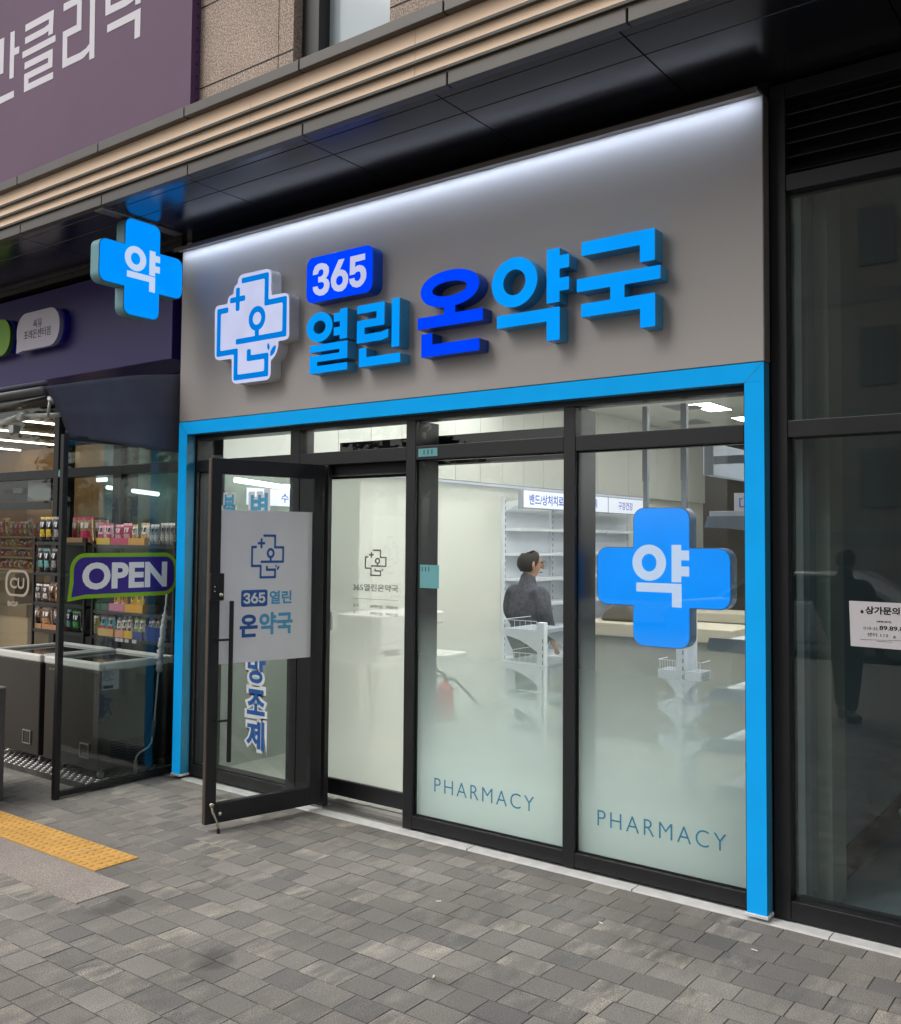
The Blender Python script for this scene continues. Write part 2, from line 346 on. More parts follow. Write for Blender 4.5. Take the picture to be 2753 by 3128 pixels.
def paver_mat():
    m = bpy.data.materials.new('pavers'); m.use_nodes = True; n, l = geo(m); p = n['Principled BSDF']; p.inputs['Roughness'].default_value = .85; p.inputs['Specular IOR Level'].default_value = .25
    at_ = n.new('ShaderNodeAttribute'); at_.attribute_name = 'tone'; tc = n.new('ShaderNodeTexCoord')
    mp = n.new('ShaderNodeMapping'); mp.inputs['Scale'].default_value = (17, 6, 1); l.new(tc.outputs['Object'], mp.inputs[0])
    add = n.new('ShaderNodeVectorMath'); add.operation = 'ADD'; l.new(mp.outputs[0], add.inputs[0])
    sc = n.new('ShaderNodeVectorMath'); sc.operation = 'SCALE'; sc.inputs['Scale'].default_value = 37; l.new(at_.outputs['Vector'], sc.inputs[0]); l.new(sc.outputs[0], add.inputs[1])
    st = n.new('ShaderNodeTexNoise'); st.inputs['Scale'].default_value = 1; st.inputs['Detail'].default_value = 3; l.new(add.outputs[0], st.inputs[0])
    gr = n.new('ShaderNodeTexNoise'); gr.inputs['Scale'].default_value = 230; gr.inputs['Detail'].default_value = 3; l.new(tc.outputs['Object'], gr.inputs[0])
    bl = n.new('ShaderNodeTexNoise'); bl.inputs['Scale'].default_value = 1.3; bl.inputs['Detail'].default_value = 4; l.new(tc.outputs['Object'], bl.inputs[0])
    sx = n.new('ShaderNodeSeparateColor'); l.new(at_.outputs['Color'], sx.inputs[0])
    # streak mask scaled by per-paver strength
    sm = n.new('ShaderNodeMapRange'); sm.inputs[1].default_value = .40; sm.inputs[2].default_value = .80; l.new(st.outputs[0], sm.inputs[0])
    mu = n.new('ShaderNodeMath'); mu.operation = 'MULTIPLY'; l.new(sm.outputs[0], mu.inputs[0]); l.new(sx.outputs[1], mu.inputs[1])
    gs = n.new('ShaderNodeMapRange'); gs.inputs[1].default_value = .3; gs.inputs[2].default_value = .7; gs.inputs[3].default_value = .1; gs.inputs[4].default_value = 1.7; l.new(gr.outputs[0], gs.inputs[0])
    m3 = n.new('ShaderNodeMath'); m3.operation = 'MULTIPLY'; m3.use_clamp = True; l.new(mu.outputs[0], m3.inputs[0]); l.new(gs.outputs[0], m3.inputs[1])
    r1 = n.new('ShaderNodeValToRGB'); e = r1.color_ramp.elements; e[0].color = S(106, 105, 104); e[1].color = S(141, 137, 131)
    e2 = r1.color_ramp.elements.new(.5); e2.color = S(124, 120, 115); l.new(sx.outputs[0], r1.inputs[0])
    mx = n.new('ShaderNodeMix'); mx.data_type = 'RGBA'; mx.inputs[7].default_value = S(186, 177, 162); l.new(m3.outputs[0], mx.inputs[0]); l.new(r1.outputs[0], mx.inputs[6])
    g2 = n.new('ShaderNodeMapRange'); g2.inputs[1].default_value = .3; g2.inputs[2].default_value = .7; g2.inputs[3].default_value = .58; g2.inputs[4].default_value = 1.36; l.new(gr.outputs[0], g2.inputs[0])
    b2 = n.new('ShaderNodeMapRange'); b2.inputs[1].default_value = .3; b2.inputs[2].default_value = .7; b2.inputs[3].default_value = .8; b2.inputs[4].default_value = 1.15; l.new(bl.outputs[0], b2.inputs[0])
    sn = n.new('ShaderNodeTexNoise'); sn.inputs['Scale'].default_value = 2.3; sn.inputs['Detail'].default_value = 3; l.new(tc.outputs['Object'], sn.inputs[0])
    s2 = n.new('ShaderNodeMapRange'); s2.inputs[1].default_value = .64; s2.inputs[2].default_value = .70; s2.inputs[3].default_value = 1; s2.inputs[4].default_value = .68; l.new(sn.outputs[0], s2.inputs[0])
    ms = n.new('ShaderNodeMath'); ms.operation = 'MULTIPLY'; l.new(b2.outputs[0], ms.inputs[0]); l.new(s2.outputs[0], ms.inputs[1])
    mm = n.new('ShaderNodeMath'); mm.operation = 'MULTIPLY'; l.new(g2.outputs[0], mm.inputs[0]); l.new(ms.outputs[0], mm.inputs[1])
    fs = n.new('ShaderNodeVectorMath'); fs.operation = 'SCALE'; l.new(mx.outputs[2], fs.inputs[0]); l.new(mm.outputs[0], fs.inputs['Scale']); l.new(fs.outputs[0], p.inputs['Base Color'])
    bp = n.new('ShaderNodeBump'); bp.inputs['Strength'].default_value = .35; bp.inputs['Distance'].default_value = .002; l.new(gr.outputs[0], bp.inputs['Height']); l.new(bp.outputs[0], p.inputs['Normal'])
    return m
mPaver = paver_mat()
def bed_mat():
    m = M('joint_sand', S(60, 58, 54), .95, 0, .1); n, l = geo(m); tc = n.new('ShaderNodeTexCoord'); a = n.new('ShaderNodeTexNoise'); a.inputs['Scale'].default_value = .9; a.inputs['Detail'].default_value = 2
    b = n.new('ShaderNodeTexNoise'); b.inputs['Scale'].default_value = 14; b.inputs['Detail'].default_value = 3
    mp = n.new('ShaderNodeMapping'); mp.inputs['Location'].default_value = (3.1, 1.7, 0)
    sx = n.new('ShaderNodeSeparateXYZ'); l.new(tc.outputs['Object'], sx.inputs[0]); l.new(tc.outputs['Object'], mp.inputs[0]); l.new(mp.outputs[0], a.inputs[0]); l.new(tc.outputs['Object'], b.inputs[0])
    gx = n.new('ShaderNodeMapRange'); gx.inputs[1].default_value = 2.6; gx.inputs[2].default_value = .6; gx.inputs[3].default_value = -.16; gx.inputs[4].default_value = .2; l.new(sx.outputs[0], gx.inputs[0])
    s1 = n.new('ShaderNodeMath'); s1.operation = 'ADD'; l.new(a.outputs[0], s1.inputs[0]); l.new(gx.outputs[0], s1.inputs[1])
    s2 = n.new('ShaderNodeMath'); s2.operation = 'MULTIPLY_ADD'; s2.inputs[1].default_value = .5; l.new(b.outputs[0], s2.inputs[0]); l.new(s1.outputs[0], s2.inputs[2])
    r = n.new('ShaderNodeValToRGB'); r.color_ramp.elements[0].position = .74; r.color_ramp.elements[1].position = .86; r.color_ramp.elements[0].color = S(66, 63, 59); r.color_ramp.elements[1].color = S(205, 198, 186)
    l.new(s2.outputs[0], r.inputs[0]); l.new(r.outputs[0], n['Principled BSDF'].inputs['Base Color']); return m
mBed = bed_mat()
def pavement():
    v = []; f = []; tone = []; y = .03; d = .1283; row = 0
    while y > -5.0:
        x = -4.5-random.random()*.2
        while x < 7.5:
            L = random.choice((.135, .15, .16, .165, .18, .20)); g = .0008+random.random()*.0008; c = .0009; h = random.uniform(-.0007, .0007); tx, ty = random.uniform(-.0005, .0005), random.uniform(-.0005, .0005)
            x0, x1, y0, y1 = x+g, x+L-g, y-d+g, y-g; k = len(v)
            v += [(x0, y0, -.006), (x1, y0, -.006), (x1, y1, -.006), (x0, y1, -.006), (x0+c, y0+c, h-tx-ty), (x1-c, y0+c, h+tx-ty), (x1-c, y1-c, h+tx+ty), (x0+c, y1-c, h-tx+ty)]
            f += [(k+4, k+5, k+6, k+7)]+[(k+i, k+(i+1) % 4, k+(i+1) % 4+4, k+i+4) for i in range(4)]
            t = (min(1, max(0, random.gauss(.5, .2))), random.choice((0, .05, .1, .2, .3, .4, .6, .9)), random.random()); tone += [t]*5
            x += L
        y -= d; row += 1
    me = bpy.data.meshes.new('pavement'); me.from_pydata(v, [], f); me.materials.append(mPaver)
    a = me.attributes.new('tone', 'FLOAT_COLOR', 'FACE')
    for i, t in enumerate(tone): a.data[i].color = (*t, 1)
    tag(place('pavement', me), kind='structure')
pavement()
tag(box('pavement_bed', mBed, -40, 40, -9.2, .6, -.05, -.0017), kind='structure')
mKerb = stone_mat('kerb_stone', S(120, 116, 110), S(170, 164, 156), 120)
tag(box('kerb', mKerb, -40, 40, -9.36, -9.204, -.3, .004, bevel=.01), kind='structure')
mRoad = M('asphalt', (.05, .05, .052, 1), .9, 0, .2, var=.2, nscale=3, bump=.3, bscale=180)
tag(MB().add([(-400, -400, -.13), (400, -400, -.13), (400, 400, -.13), (-400, 400, -.13)], [(0, 1, 2, 3)]).build('road', mRoad), kind='structure')
0 and tag(box('road_line', M('road_paint', S(200, 200, 195), .7, var=.1), -40, 40, -9.1, -8.95, -.1295, -.125), kind='structure')
mWalk2 = M('far_pavement', S(130, 126, 120), .9, var=.12, nscale=5)
tag(box('far_pavement', mWalk2, -60, 60, -20, -13.5, -.2, .0), kind='structure')
tag(box('granite_slab', mSlab, -4.0, 1.507, -1.645, -1.367, -.01, .0055, bevel=.003), kind='structure')
mTac = M('tactile_yellow', S(206, 160, 88), .75, 0, .3, var=.1, nscale=6, bump=.1, bscale=150)
tb = MB().box(-4.0, 1.205, -1.356, -1.112, -.01, .006)
for i in range(100):
    for j in range(5):
        cx_, cy_ = 1.205-.026-i*.0488, -1.356+.026+j*.048
        if cx_ > -1.2: tb.lathe([(.0165, .0055), (.0155, .0085), (.012, .0105), (.006, .0112), (0, .0114)], (cx_, cy_, 0), 10)
for k in range(5): tb.box(1.205-.3*(k+1)-.0015, 1.205-.3*(k+1)+.0015, -1.3562, -1.1118, .0, .0064, 1)
tag(tb.build('tactile_paving', [mTac, mBed]), kind='structure')
st = MB().box(.09, 8, .004, .2, -.01, .004)
for k in range(9): st.box(.09, 8, .008+k*.0078, .0125+k*.0078, .004, .0085)
for x in (.9, 2.42, 3.35, 4.22, 5.4): st.box(x, x+.003, .003, .079, .0, .009, 1)
tag(st.build('threshold_strip', [mAlu, mBlack2]), 'ribbed pale aluminium strip set in the ground along the shop fronts', 'threshold')
tag(box('outer_pavement', mWalk2, -40, 40, -9.2, -4.99, -.05, .0005), kind='structure')
# ------------------------------------------------------------------ upper building: wall, window, fascia, soffit
bld = thing('office_building', 'stone clad building with slatted wood fascia and glossy black canopy above the shops', 'building', (2, 5, 3.84))
WY = -.681  # wall, fascia, soffit and banner coordinates already scaled about the camera position
wx0 = rA(1700, 100, y=WY).x; wx1 = rB(108, 200, y=WY).x; wx2 = rB(552, 60, y=WY).x; zb = 3.967
wl = MB(); pxs = rA(1612, 100, y=WY).x
wl.box(-14, pxs, WY, 9.6, zb, 13); wl.box(pxs+.006, wx0, WY, 9.6, zb, 13); wl.box(wx2, wx2+.9, WY, 9.6, zb, 13); wl.box(wx2+.906, 14, WY, 9.6, zb, 13); wl.box(wx0, wx2, -.15, 9.6, zb, 13)
wl.build('stone_wall', mStone, bld)
sm = MB(); zs = rA(1400, 415, y=WY).z; zs2 = rA(1200, 35, y=WY).z
for z in (zs, zs2): sm.box(-14, wx0-.002, WY-.002, WY+.01, z, z+.006)
for z in (rB(600, 30, y=WY).z,): sm.box(wx2+.002, 14, WY-.002, WY+.01, z, z+.006)
sm.build('panel_joint', mBlack2, bld)
wf = box('window', M('window_frame', S(44, 42, 42), .4, .2), wx0+.001, wx1, WY+.06, -.16, zb, 7, bld, .004)
mb = MB().box(wx1-.03, wx1-.001, WY+.04, WY+.06, zb, 7).build('frame', MATS['window_frame'], wf); 
mUp = M('upper_glass', S(178, 190, 196), .08, 0, .8, var=.03, nscale=.6)
box('pane', mUp, wx1, wx2, WY+.12, WY+.14, zb, 7, wf)
jx = [-3.55, -2.63, -1.72, -.797, .139, .971, 1.885, 2.80, 3.686, 4.60, 5.52, 6.44]
cp_ = MB(); ed = MB()
for a, b in zip(jx, jx[1:]):
    cp_.box(a+.004, b-.004, -.758, WY+.05, 3.966, 4.024); ed.box(a+.004, b-.004, -.725, -.68, 3.644, 3.707)
cp_.build('coping', mCapGrey, bld, .003); ed.build('canopy_edge', mCapGrey, bld, .003)
wd = MB(); seams = [-3.55, -2.2, -.646, 1.483, 2.607, 4.66, 6.5]
for a, b in zip(seams, seams[1:]): wd.box(a+.0015, b-.0015, -.717, -.66, 3.7075, 3.9655)
wd.build('wood_board', mWood, bld)
fn = MB()
for z in (3.873, 3.797, 3.722): fn.box(-3.55, 6.5, -.739, -.7175, z-.009, z+.007)
fn.build('slat', mFin, bld, .002)
sf = MB(); ys = [-.706, -.628, -.449, .0755]; xs = [-3.66, -2.74, -1.82, -.902, .011, .921, 1.841, 2.699, 3.629, 4.55, 5.47, 6.5]
for a, b in zip(ys, ys[1:]):
    for c, d in zip(xs, xs[1:]): sf.box(c+.003, d-.003, a+.003, b-.003, 3.646, 3.668)
sf.build('soffit_panel', mSoffit, bld, .002); box('inner_soffit', mSoffit, -9, 8, .0765, .8, 3.646, 3.668, bld)
box('soffit_backing', mBlack2, -14, 14, -.655, 9.6, 3.670, 3.96, bld)
box('shop_wall', mBlack2, -.05, 3.974, .0765, .3, 2.300, 3.645, bld)
bw = MB()
bw.box(-.05, -.002, .072, 9.2, .0, 3.644)                                     # party walls between the shops
bw.box(3.985, 4.075, .2, 9.2, .0, 3.555); bw.box(-9.2, -9.06, .3, 9.2, 0, 3.644); bw.box(8, 8.1, .1, 9.2, 0, 3.644); bw.box(-9.2, 8.1, 9.3, 9.4, 0, 3.644)
bw.build('party_wall', mWhitePaint, bld)
# ------------------------------------------------------------------ pharmacy sign board and channel letters
W_, ZT, ZS, PW = 3.974, 2.381, 3.53, .0856
sb = thing('pharmacy_signboard', 'wide grey signboard lit along its top, with blue pharmacy lettering and a white cross', 'signboard', (2, .03, 2.385))
MB().box(0, W_, .0, .072, ZT+.004, 3.552).build('panel', mPanel, sb, .002)
MB().box(W_+.0005, W_+.003, .001, .072, ZT+.004, 3.552).build('side_trim', mPanelSide, sb)
MB().box(-.012, W_, -.066, .072, 3.552, 3.564).box(-.012, W_, -.069, -.066, 3.537, 3.564).build('cap', mPanelSide, sb)
MB().box(0, W_-.03, -.060, -.046, 3.5495, 3.5515).build('led_strip', mLed, sb)
Y0, DP = -.001, .085; YF = Y0-DP
def glyph(name, parts, face, side, lab):
    root = None
    for k, (loops, dd) in enumerate(parts):
        o = shape(name if k == 0 else 'stroke', loops, FRONT(Y0), DP-dd, [face, side], root or sb)
        if k == 0: root = o; o['label'] = lab
P = lambda reg, pts: snap(px2(reg, pts, y=YF))
def rc(l): return roundpoly(l, .004, 2)
glyph('letter', [([ellpx(LA, (90, 600), (507, 560), (330, 333), (250, 825), YF), ellpx(LA, (200, 590), (397, 560), (310, 470), (275, 690), YF)], 0),
  ([rc(P(LA, [(628, 285), (745, 258), (745, 752), (628, 765), (628, 703), (527, 715), (527, 585), (622, 570), (622, 482), (527, 492), (527, 360), (628, 335)]))], .001),
  ([rc(P(LA, [(140, 880), (742, 797), (742, 1075), (257, 1140), (257, 1205), (750, 1145), (750, 1260), (140, 1337), (140, 1058), (620, 985), (620, 930), (140, 995)]))], 0)], mLetLight, mLetSideL, 'small light blue letter under the 365 plate')
lin_ = snap(px2(LA, [(905, 240), (1348, 160), (1348, 535), (1025, 585), (1025, 698), (1180, 672), (1300, 645), (1410, 603), (1410, 735), (1300, 780), (1150, 812), (905, 848), (905, 485), (1220, 428), (1220, 318), (905, 370)], y=YF), .006)
glyph('letter', [([rc(lin_)], 0), ([rc(P(LA, [(1465, 120), (1590, 98), (1590, 882), (1465, 900)]))], 0),
  ([rc(P(LA, [(935, 930), (1055, 908), (1055, 1065), (1602, 985), (1602, 1138), (935, 1228)]))], 0)], mLetLight, mLetSideL, 'small light blue letter beside the royal blue one')
bar = P(LD, [(100, 1175), (1370, 950), (1370, 1185), (100, 1405)]); nk = px2(LD, [(612, 1000), (832, 1000)], y=YF)
zt_ = bar[0][1]; b0 = [list(q) for q in bar]; ot = ellpx(LD, (162, 680), (1303, 450), (940, 175), (500, 970), YF, 2.15); zb_ = min(q[1] for q in ot)
tee = [b0[3], b0[2], b0[1], [nk[1][0], b0[1][1]], [nk[1][0], zb_+.02], [nk[0][0], zb_+.02], [nk[0][0], b0[0][1]], b0[0]]
glyph('letter', [([ot, ellpx(LD, (390, 640), (1062, 500), (900, 405), (600, 745), YF, 2.1)], 0), ([tee], .0015),
  ([rc(P(LD, [(175, 1485), (388, 1453), (388, 1683), (1305, 1537), (1305, 1770), (175, 1948)]))], 0)], mLetDark, mLetSideD, 'large royal blue letter')
glyph('letter', [([ellpx(LE, (135, 880), (970, 690), (640, 320), (485, 1258), YF), ellpx(LE, (345, 830), (752, 750), (590, 550), (510, 1035), YF)], 0),
  ([rc(P(LE, [(1142, 205), (1378, 150), (1378, 300), (1550, 265), (1550, 508), (1378, 545), (1378, 712), (1550, 682), (1550, 915), (1375, 955), (1375, 1150), (1142, 1185)]))], 0),
  ([rc(P(LE, [(230, 1420), (1378, 1232), (1378, 1838), (1140, 1872), (1140, 1508), (230, 1648)]))], 0)], mLetLight, mLetSideL, 'large light blue letter with a ring')
glyph('letter', [([rc(P(LF, [(207, 410), (1465, 130), (1465, 690), (1208, 742), (1208, 432), (207, 640)]))], 0),
  ([rc(P(LF, [(125, 1040), (1562, 770), (1562, 1000), (943, 1115), (943, 1332), (1470, 1252), (1470, 1828), (1212, 1868), (1212, 1530), (200, 1688), (200, 1465), (700, 1380), (700, 1165), (125, 1262)]))], 0)], mLetLight, mLetSideL, 'light blue letter at the right end')
# 365 plate
bx0, bx1 = LC(120, 800, y=YF).x, LC(1517, 500, y=YF).x; bz1 = (LC(120, 442, y=YF).z+LC(1517, 88, y=YF).z)/2; bz0 = (LC(120, 1404, y=YF).z+LC(1517, 1080, y=YF).z)/2
pl = shape('number_plate', [rrect(bx0, bx1, bz0, bz1, .052)], FRONT(Y0), DP, [mLetDark, mLetSideD], sb); pl['label'] = 'royal blue rounded plate reading 365'
dx0, dx1 = LC(253, 900, y=YF).x, LC(1380, 700, y=YF).x; dz1 = (LC(440, 512, y=YF).z+LC(1355, 305, y=YF).z)/2; dz0 = (LC(390, 1196, y=YF).z+LC(1190, 1026, y=YF).z)/2
D3 = [(255, 768), (262, 690), (300, 590), (360, 535), (445, 512), (530, 530), (580, 590), (588, 680), (570, 760), (525, 828), (575, 865), (600, 940), (595, 1020), (560, 1110), (480, 1180), (390, 1197), (310, 1165), (265, 1100), (252, 1022), (352, 1002), (362, 1045), (400, 1068), (450, 1055), (485, 1005), (490, 950), (470, 918), (430, 910), (368, 920), (368, 805), (430, 790), (470, 745), (478, 690), (465, 650), (425, 640), (385, 665), (365, 710), (358, 742)]
D6 = [(800, 440), (918, 415), (822, 652), (880, 650), (940, 680), (985, 750), (997, 840), (985, 930), (940, 1030), (870, 1095), (780, 1110), (710, 1085), (655, 1010), (635, 910), (640, 830), (670, 740), (700, 670)]
D5 = [(1045, 378), (1355, 305), (1355, 432), (1147, 487), (1140, 600), (1190, 565), (1250, 552), (1320, 575), (1365, 640), (1380, 730), (1370, 830), (1320, 930), (1250, 1000), (1175, 1025), (1095, 1005), (1040, 940), (1022, 850), (1130, 825), (1140, 870), (1180, 890), (1225, 875), (1260, 820), (1266, 765), (1250, 700), (1215, 685), (1170, 700), (1125, 747), (1032, 768)]
DIG = [[smooth(px2(LC, D3, y=YF), (0, 9, 18, 19, 27, 28, 36))], [smooth(px2(LC, D6, y=YF), (0, 1, 2)), ellpx(LC, (740, 895), (888, 860), (830, 775), (800, 980), YF, 2.1)], [smooth(px2(LC, D5, y=YF), (0, 1, 2, 3, 4, 16, 17, 26, 27))]]
def digits(a0, a1, b0, b1, frame, depth, mat, parent, name):
    for g in DIG:
        shape(name, [[[a0+(p[0]-dx0)/(dx1-dx0)*(a1-a0), b0+(p[1]-dz0)/(dz1-dz0)*(b1-b0)] for p in lp] for lp in g], frame, depth, [mat], parent)
digits(dx0, dx1, dz0, dz1, FRONT(YF), .002, mWhiteLit, pl, 'number')
# cross emblem (shared unit outline)
EP = [[(520, 300), (918, 218), (918, 647), (1205, 600), (1205, 1150), (425, 1280)], [(305, 770), (152, 800), (152, 1480), (422, 1440), (422, 1855), (912, 1785), (912, 1505), (632, 1538), (632, 1385)], [(457, 415), (457, 785)], [(335, 622), (575, 578)]]
ES = [snap(px2(LB, p, y=YF), .02) for p in EP]; SWD = .035
RINGc = ellpx(LB, (632, 920), (897, 880), (780, 705), (755, 1100), YF), ellpx(LB, (695, 920), (833, 890), (772, 800), (755, 1006), YF)
NECK = snap(px2(LB, [(730, 1060), (792, 1060), (792, 1200), (730, 1200)], y=YF)); NECK = [[NECK[0][0], NECK[0][1]+.0], [NECK[1][0], NECK[0][1]], [NECK[1][0], NECK[2][1]], [NECK[0][0], NECK[2][1]]]
LV = [px2(LB, [(940, 1290), (962, 1325), (967, 1365), (955, 1420), (932, 1390), (925, 1350)], y=YF), px2(LB, [(1066, 1324), (1062, 1395), (1035, 1465), (976, 1517), (978, 1440), (1012, 1368)], y=YF)]
EX0 = min(p[0] for s in ES for p in s)-SWD/2; EX1 = max(p[0] for s in ES for p in s)+SWD/2; EZ0 = min(p[1] for s in ES for p in s)-SWD/2; EZ1 = max(p[1] for s in ES for p in s)+SWD/2
def emblem(name, a0, a1, b0, b1, frame, depth, mat, parent):
    tr = lambda pts: [[a0+(p[0]-EX0)/(EX1-EX0)*(a1-a0), b0+(p[1]-EZ0)/(EZ1-EZ0)*(b1-b0)] for p in pts]
    me = None; bm = bmesh.new()
    for k, lp in enumerate([[tr(stroke(s, SWD))] for s in ES]+[[tr(RINGc[0]), tr(RINGc[1])], [tr(NECK)]]+[[tr(roundpoly(l, .01, 3))] for l in LV]):
        o = shape('tmp', lp, frame, depth*(1+.12*(k % 4)), [mat]); bm.from_mesh(o.data); bpy.data.objects.remove(o)
    me = bpy.data.meshes.new(name); bm.to_mesh(me); bm.free(); me.materials.append(mat); return place(name, me, parent)
OUT = px2(LB, [(455, 290), (480, 230), (530, 198), (930, 108), (970, 125), (990, 170), (992, 530), (1210, 495), (1260, 510), (1278, 560), (1278, 1180), (1255, 1230), (1200, 1252), (1100, 1268), (1105, 1340), (1080, 1440), (1040, 1520), (985, 1570), (980, 1800), (960, 1860), (920, 1890), (430, 1952), (385, 1940), (357, 1890), (357, 1550), (150, 1577), (100, 1555), (85, 1500), (88, 790), (100, 730), (140, 700), (290, 672), (295, 600), (320, 545), (385, 518), (392, 420), (420, 375), (455, 345)], y=YF)
ep = shape('cross_emblem', [roundpoly(OUT, .012, 3)], FRONT(Y0), DP, [mWhiteLit, mWhiteLitS], sb); ep['label'] = 'white cross shaped plate with a thin blue line drawing'
emblem('line_drawing', EX0, EX1, EZ0, EZ1, FRONT(YF), .002, mBlueLit, ep)
# ------------------------------------------------------------------ blue portal frame
bf = thing('blue_portal_frame', 'bright blue frame of two posts and a beam round the pharmacy front', 'door frame', (2, .03, 0))
def post(name, x0, x1, z0, z1):
    m = MB().add([(x0, 0, z0), (x1, 0, z0), (x1, 0, z1), (x0, 0, z1)], [(0, 1, 2, 3)], 0)
    m.add([(x0, 0, z0), (x1, 0, z0), (x1, 0, z1), (x0, 0, z1), (x0, .07, z0), (x1, .07, z0), (x1, .07, z1), (x0, .07, z1)], [(4, 7, 6, 5), (0, 4, 5, 1), (3, 2, 6, 7), (0, 3, 7, 4), (1, 5, 6, 2)], 1)
    o = m.build(name, [mBlueFrame, mBlueSide], bf); return o
for x0, x1 in ((0, PW), (W_-PW, W_)):
    p = post('post', x0, x1, .036, 2.297); MB().box(x0-.006, x1+.006, -.007, .072, .022, .036).build('foot_plate', mAlu, p, .002)
post('beam', 0, W_, 2.2975, ZT)
for q in ([(.001, ZT), (.004, ZT), (PW+.002, 2.2975), (PW-.002, 2.2975)], [(W_-.001, ZT), (W_-.004, ZT), (W_-PW-.002, 2.2975), (W_-PW+.002, 2.2975)]):
    MB().prism([(u, -.0012, v) for u, v in q], (0, .0011, 0)).build('mitre_joint', mBlueSide, bf)
# ------------------------------------------------------------------ pharmacy glazing
sf_ = thing('pharmacy_storefront', 'black framed glass front of the pharmacy with frosted lower panes', 'shop front', (2, .15, 0))
GY0, GY1 = .075, .29
for x0, x1, z0, z1, y1 in ((.0, .105, .01, 2.27, .2), (1.0, 1.083, .01, 2.27, .2), (1.93, 1.998, .012, 2.27, GY1), (2.945, 3.012, .012, 2.27, GY1), (3.858, 3.972, .012, 2.27, GY1)):
    box('mullion', mBlack, x0, x1, GY0, y1, z0, z1, sf_, .003)
box('jamb', mBlack, 1.0835, 1.325, GY0+.004, .115, .02, 2.0465, sf_, .003)
for x0, x1 in ((.105, 1.0), (1.083, 1.93), (1.998, 2.945), (3.012, 3.858)):
    box('transom', mBlack, x0, x1, GY0+.002, .2, 2.047, 2.125, sf_, .003)
for x0, x1 in ((.105, 1.0), (1.998, 2.945), (3.012, 3.858)): box('bottom_rail', mBlack, x0, x1, GY0+.001, .2, .02, .088, sf_, .003)
box('head_rail', mBlack, 0, W_-.002, GY0+.001, .2, 2.2705, 2.2995, sf_)
box('inner_beam', mBlack2, 1.2, 2.944, .31, .40, 2.04, 2.205, sf_)
for x0, x1 in ((.105, 1.0), (1.998, 2.945), (3.012, 3.858)):
    gk = MB()
    for a, b, c, d in ((x0, x1, .088, .094), (x0, x1, 2.041, 2.047), (x0, x0+.006, .094, 2.041), (x1-.006, x1, .094, 2.041)): gk.box(a, b, .096, .104, c, d)
    gk.build('gasket', mBlack2, sf_)
for x0, x1 in ((.105, 1.0), (1.083, 1.93), (1.998, 2.945), (3.012, 3.858)): box('pane', mGlass, x0, x1, .105, .111, 2.125, 2.2705, sf_)
for k, (x0, x1) in enumerate(((.105, 1.0), (1.998, 2.945), (3.012, 3.858))):
    pn = box('pane', mGlass, x0, x1, .105, .111, .088, 2.047, sf_)
    if k:
        MB().add([(x0, .1185, .09), (x1, .1185, .09), (x1, .1185, 2.04), (x0, .1185, 2.04)], [(0, 1, 2, 3)]).build('frosted_film', mFilm, pn)
        a0, a1 = (2.121, 2.757) if k == 1 else (3.117, 3.756)
        text('lettering', 'PHARMACY', a0, a1, .230, .306, FRONT(.1165), .001, mPharm, pn, -.012, space=1.25)
    else:
        mStick = mVinylWhite
        for ch, zc0, zc1, c in (('변', 1.70, 1.905, mVinylCyan), ('망', .67, .885, mVinylBlue), ('조', .47, .655, mVinylBlue), ('제', .25, .455, mVinylBlue)):
            q = text('sticker', ch, .592, .802, zc0-.012, zc1+.012, FRONT(.1035), .001, mVinylWhite, pn, .085)
            text('sticker', ch, .615, .78, zc0+.012, zc1-.012, FRONT(.1022), .001, c, pn, .03)
        text('sticker', '복', .33, .48, 1.70, 1.905, FRONT(.1035), .001, mVinylWhite, pn, .085); text('sticker', '복', .345, .465, 1.715, 1.89, FRONT(.1022), .001, mVinylCyan, pn, .03)
# number plates
for lab, c0, c1, y, tx in (('long pale teal plate reading 111 on the black transom', (215, 467), (372, 525), .0745, (258, 330, 474, 510)), ('square pale teal plate reading 111 on the dark mullion edge', (228, 1430), (384, 1630), .0735, (243, 303, 1448, 1487))):
    p0, p1 = rI(*c0, y=y), rI(*c1, y=y); t = box('number_sign', mTealPlate, p0.x, p1.x, y-.001, y+.001, p1.z, p0.z); tag(t, lab, 'number sign')
    a, b = rI(tx[0], tx[2], y=y-.001), rI(tx[1], tx[3], y=y-.001); q = text('number', '111', a.x, b.x, b.z, a.z, FRONT(y-.0011), .0005, mInk, t, .0)
# swing door
H = Vector((1.30, .06, 0)); d_ = (Vector((1.125, -.645, 0))-H).normalized(); DW = .727; E0 = H+d_*DW; av = -d_; nv = av.cross(Vector((0, 0, 1)))
def DOOR(off=0): return Matrix(((av.x, 0, nv.x, E0.x+nv.x*off), (av.y, 0, nv.y, E0.y+nv.y*off), (0, 1, 0, 0), (0, 0, 0, 1)))
def dbox(name, mat, a0, a1, n0, n1, z0, z1, parent, bevel=0):
    m = MB().box(a0, a1, z0, z1, n0, n1); T = DOOR(0); m.v = [tuple(T @ Vector(v)) for v in m.v]; return m.build(name, mat, parent, bevel)
dr = dbox('door', mBlack, 0, .062, -.022, .022, .045, 2.045, sf_, .003); dr['label'] = 'black framed glass swing door standing open'
for a0, a1, z0, z1 in ((.655, DW, .045, 2.045), (.062, .655, 1.958, 2.045), (.062, .655, .045, .15)): dbox('door_rail', mBlack, a0, a1, -.0215, .0215, z0, z1, dr, .003)
dbox('door_edge', M('worn_edge', S(96, 84, 74), .5, .5), -.0012, .0005, -.014, .014, .045, 2.045, dr)
dbox('door_pane', mGlass, .06, .657, -.003, .003, .148, 1.96, dr)
dbox('door_film', mVinylWhite, .0625, .6545, .0035, .0045, .905, 1.76, dr)
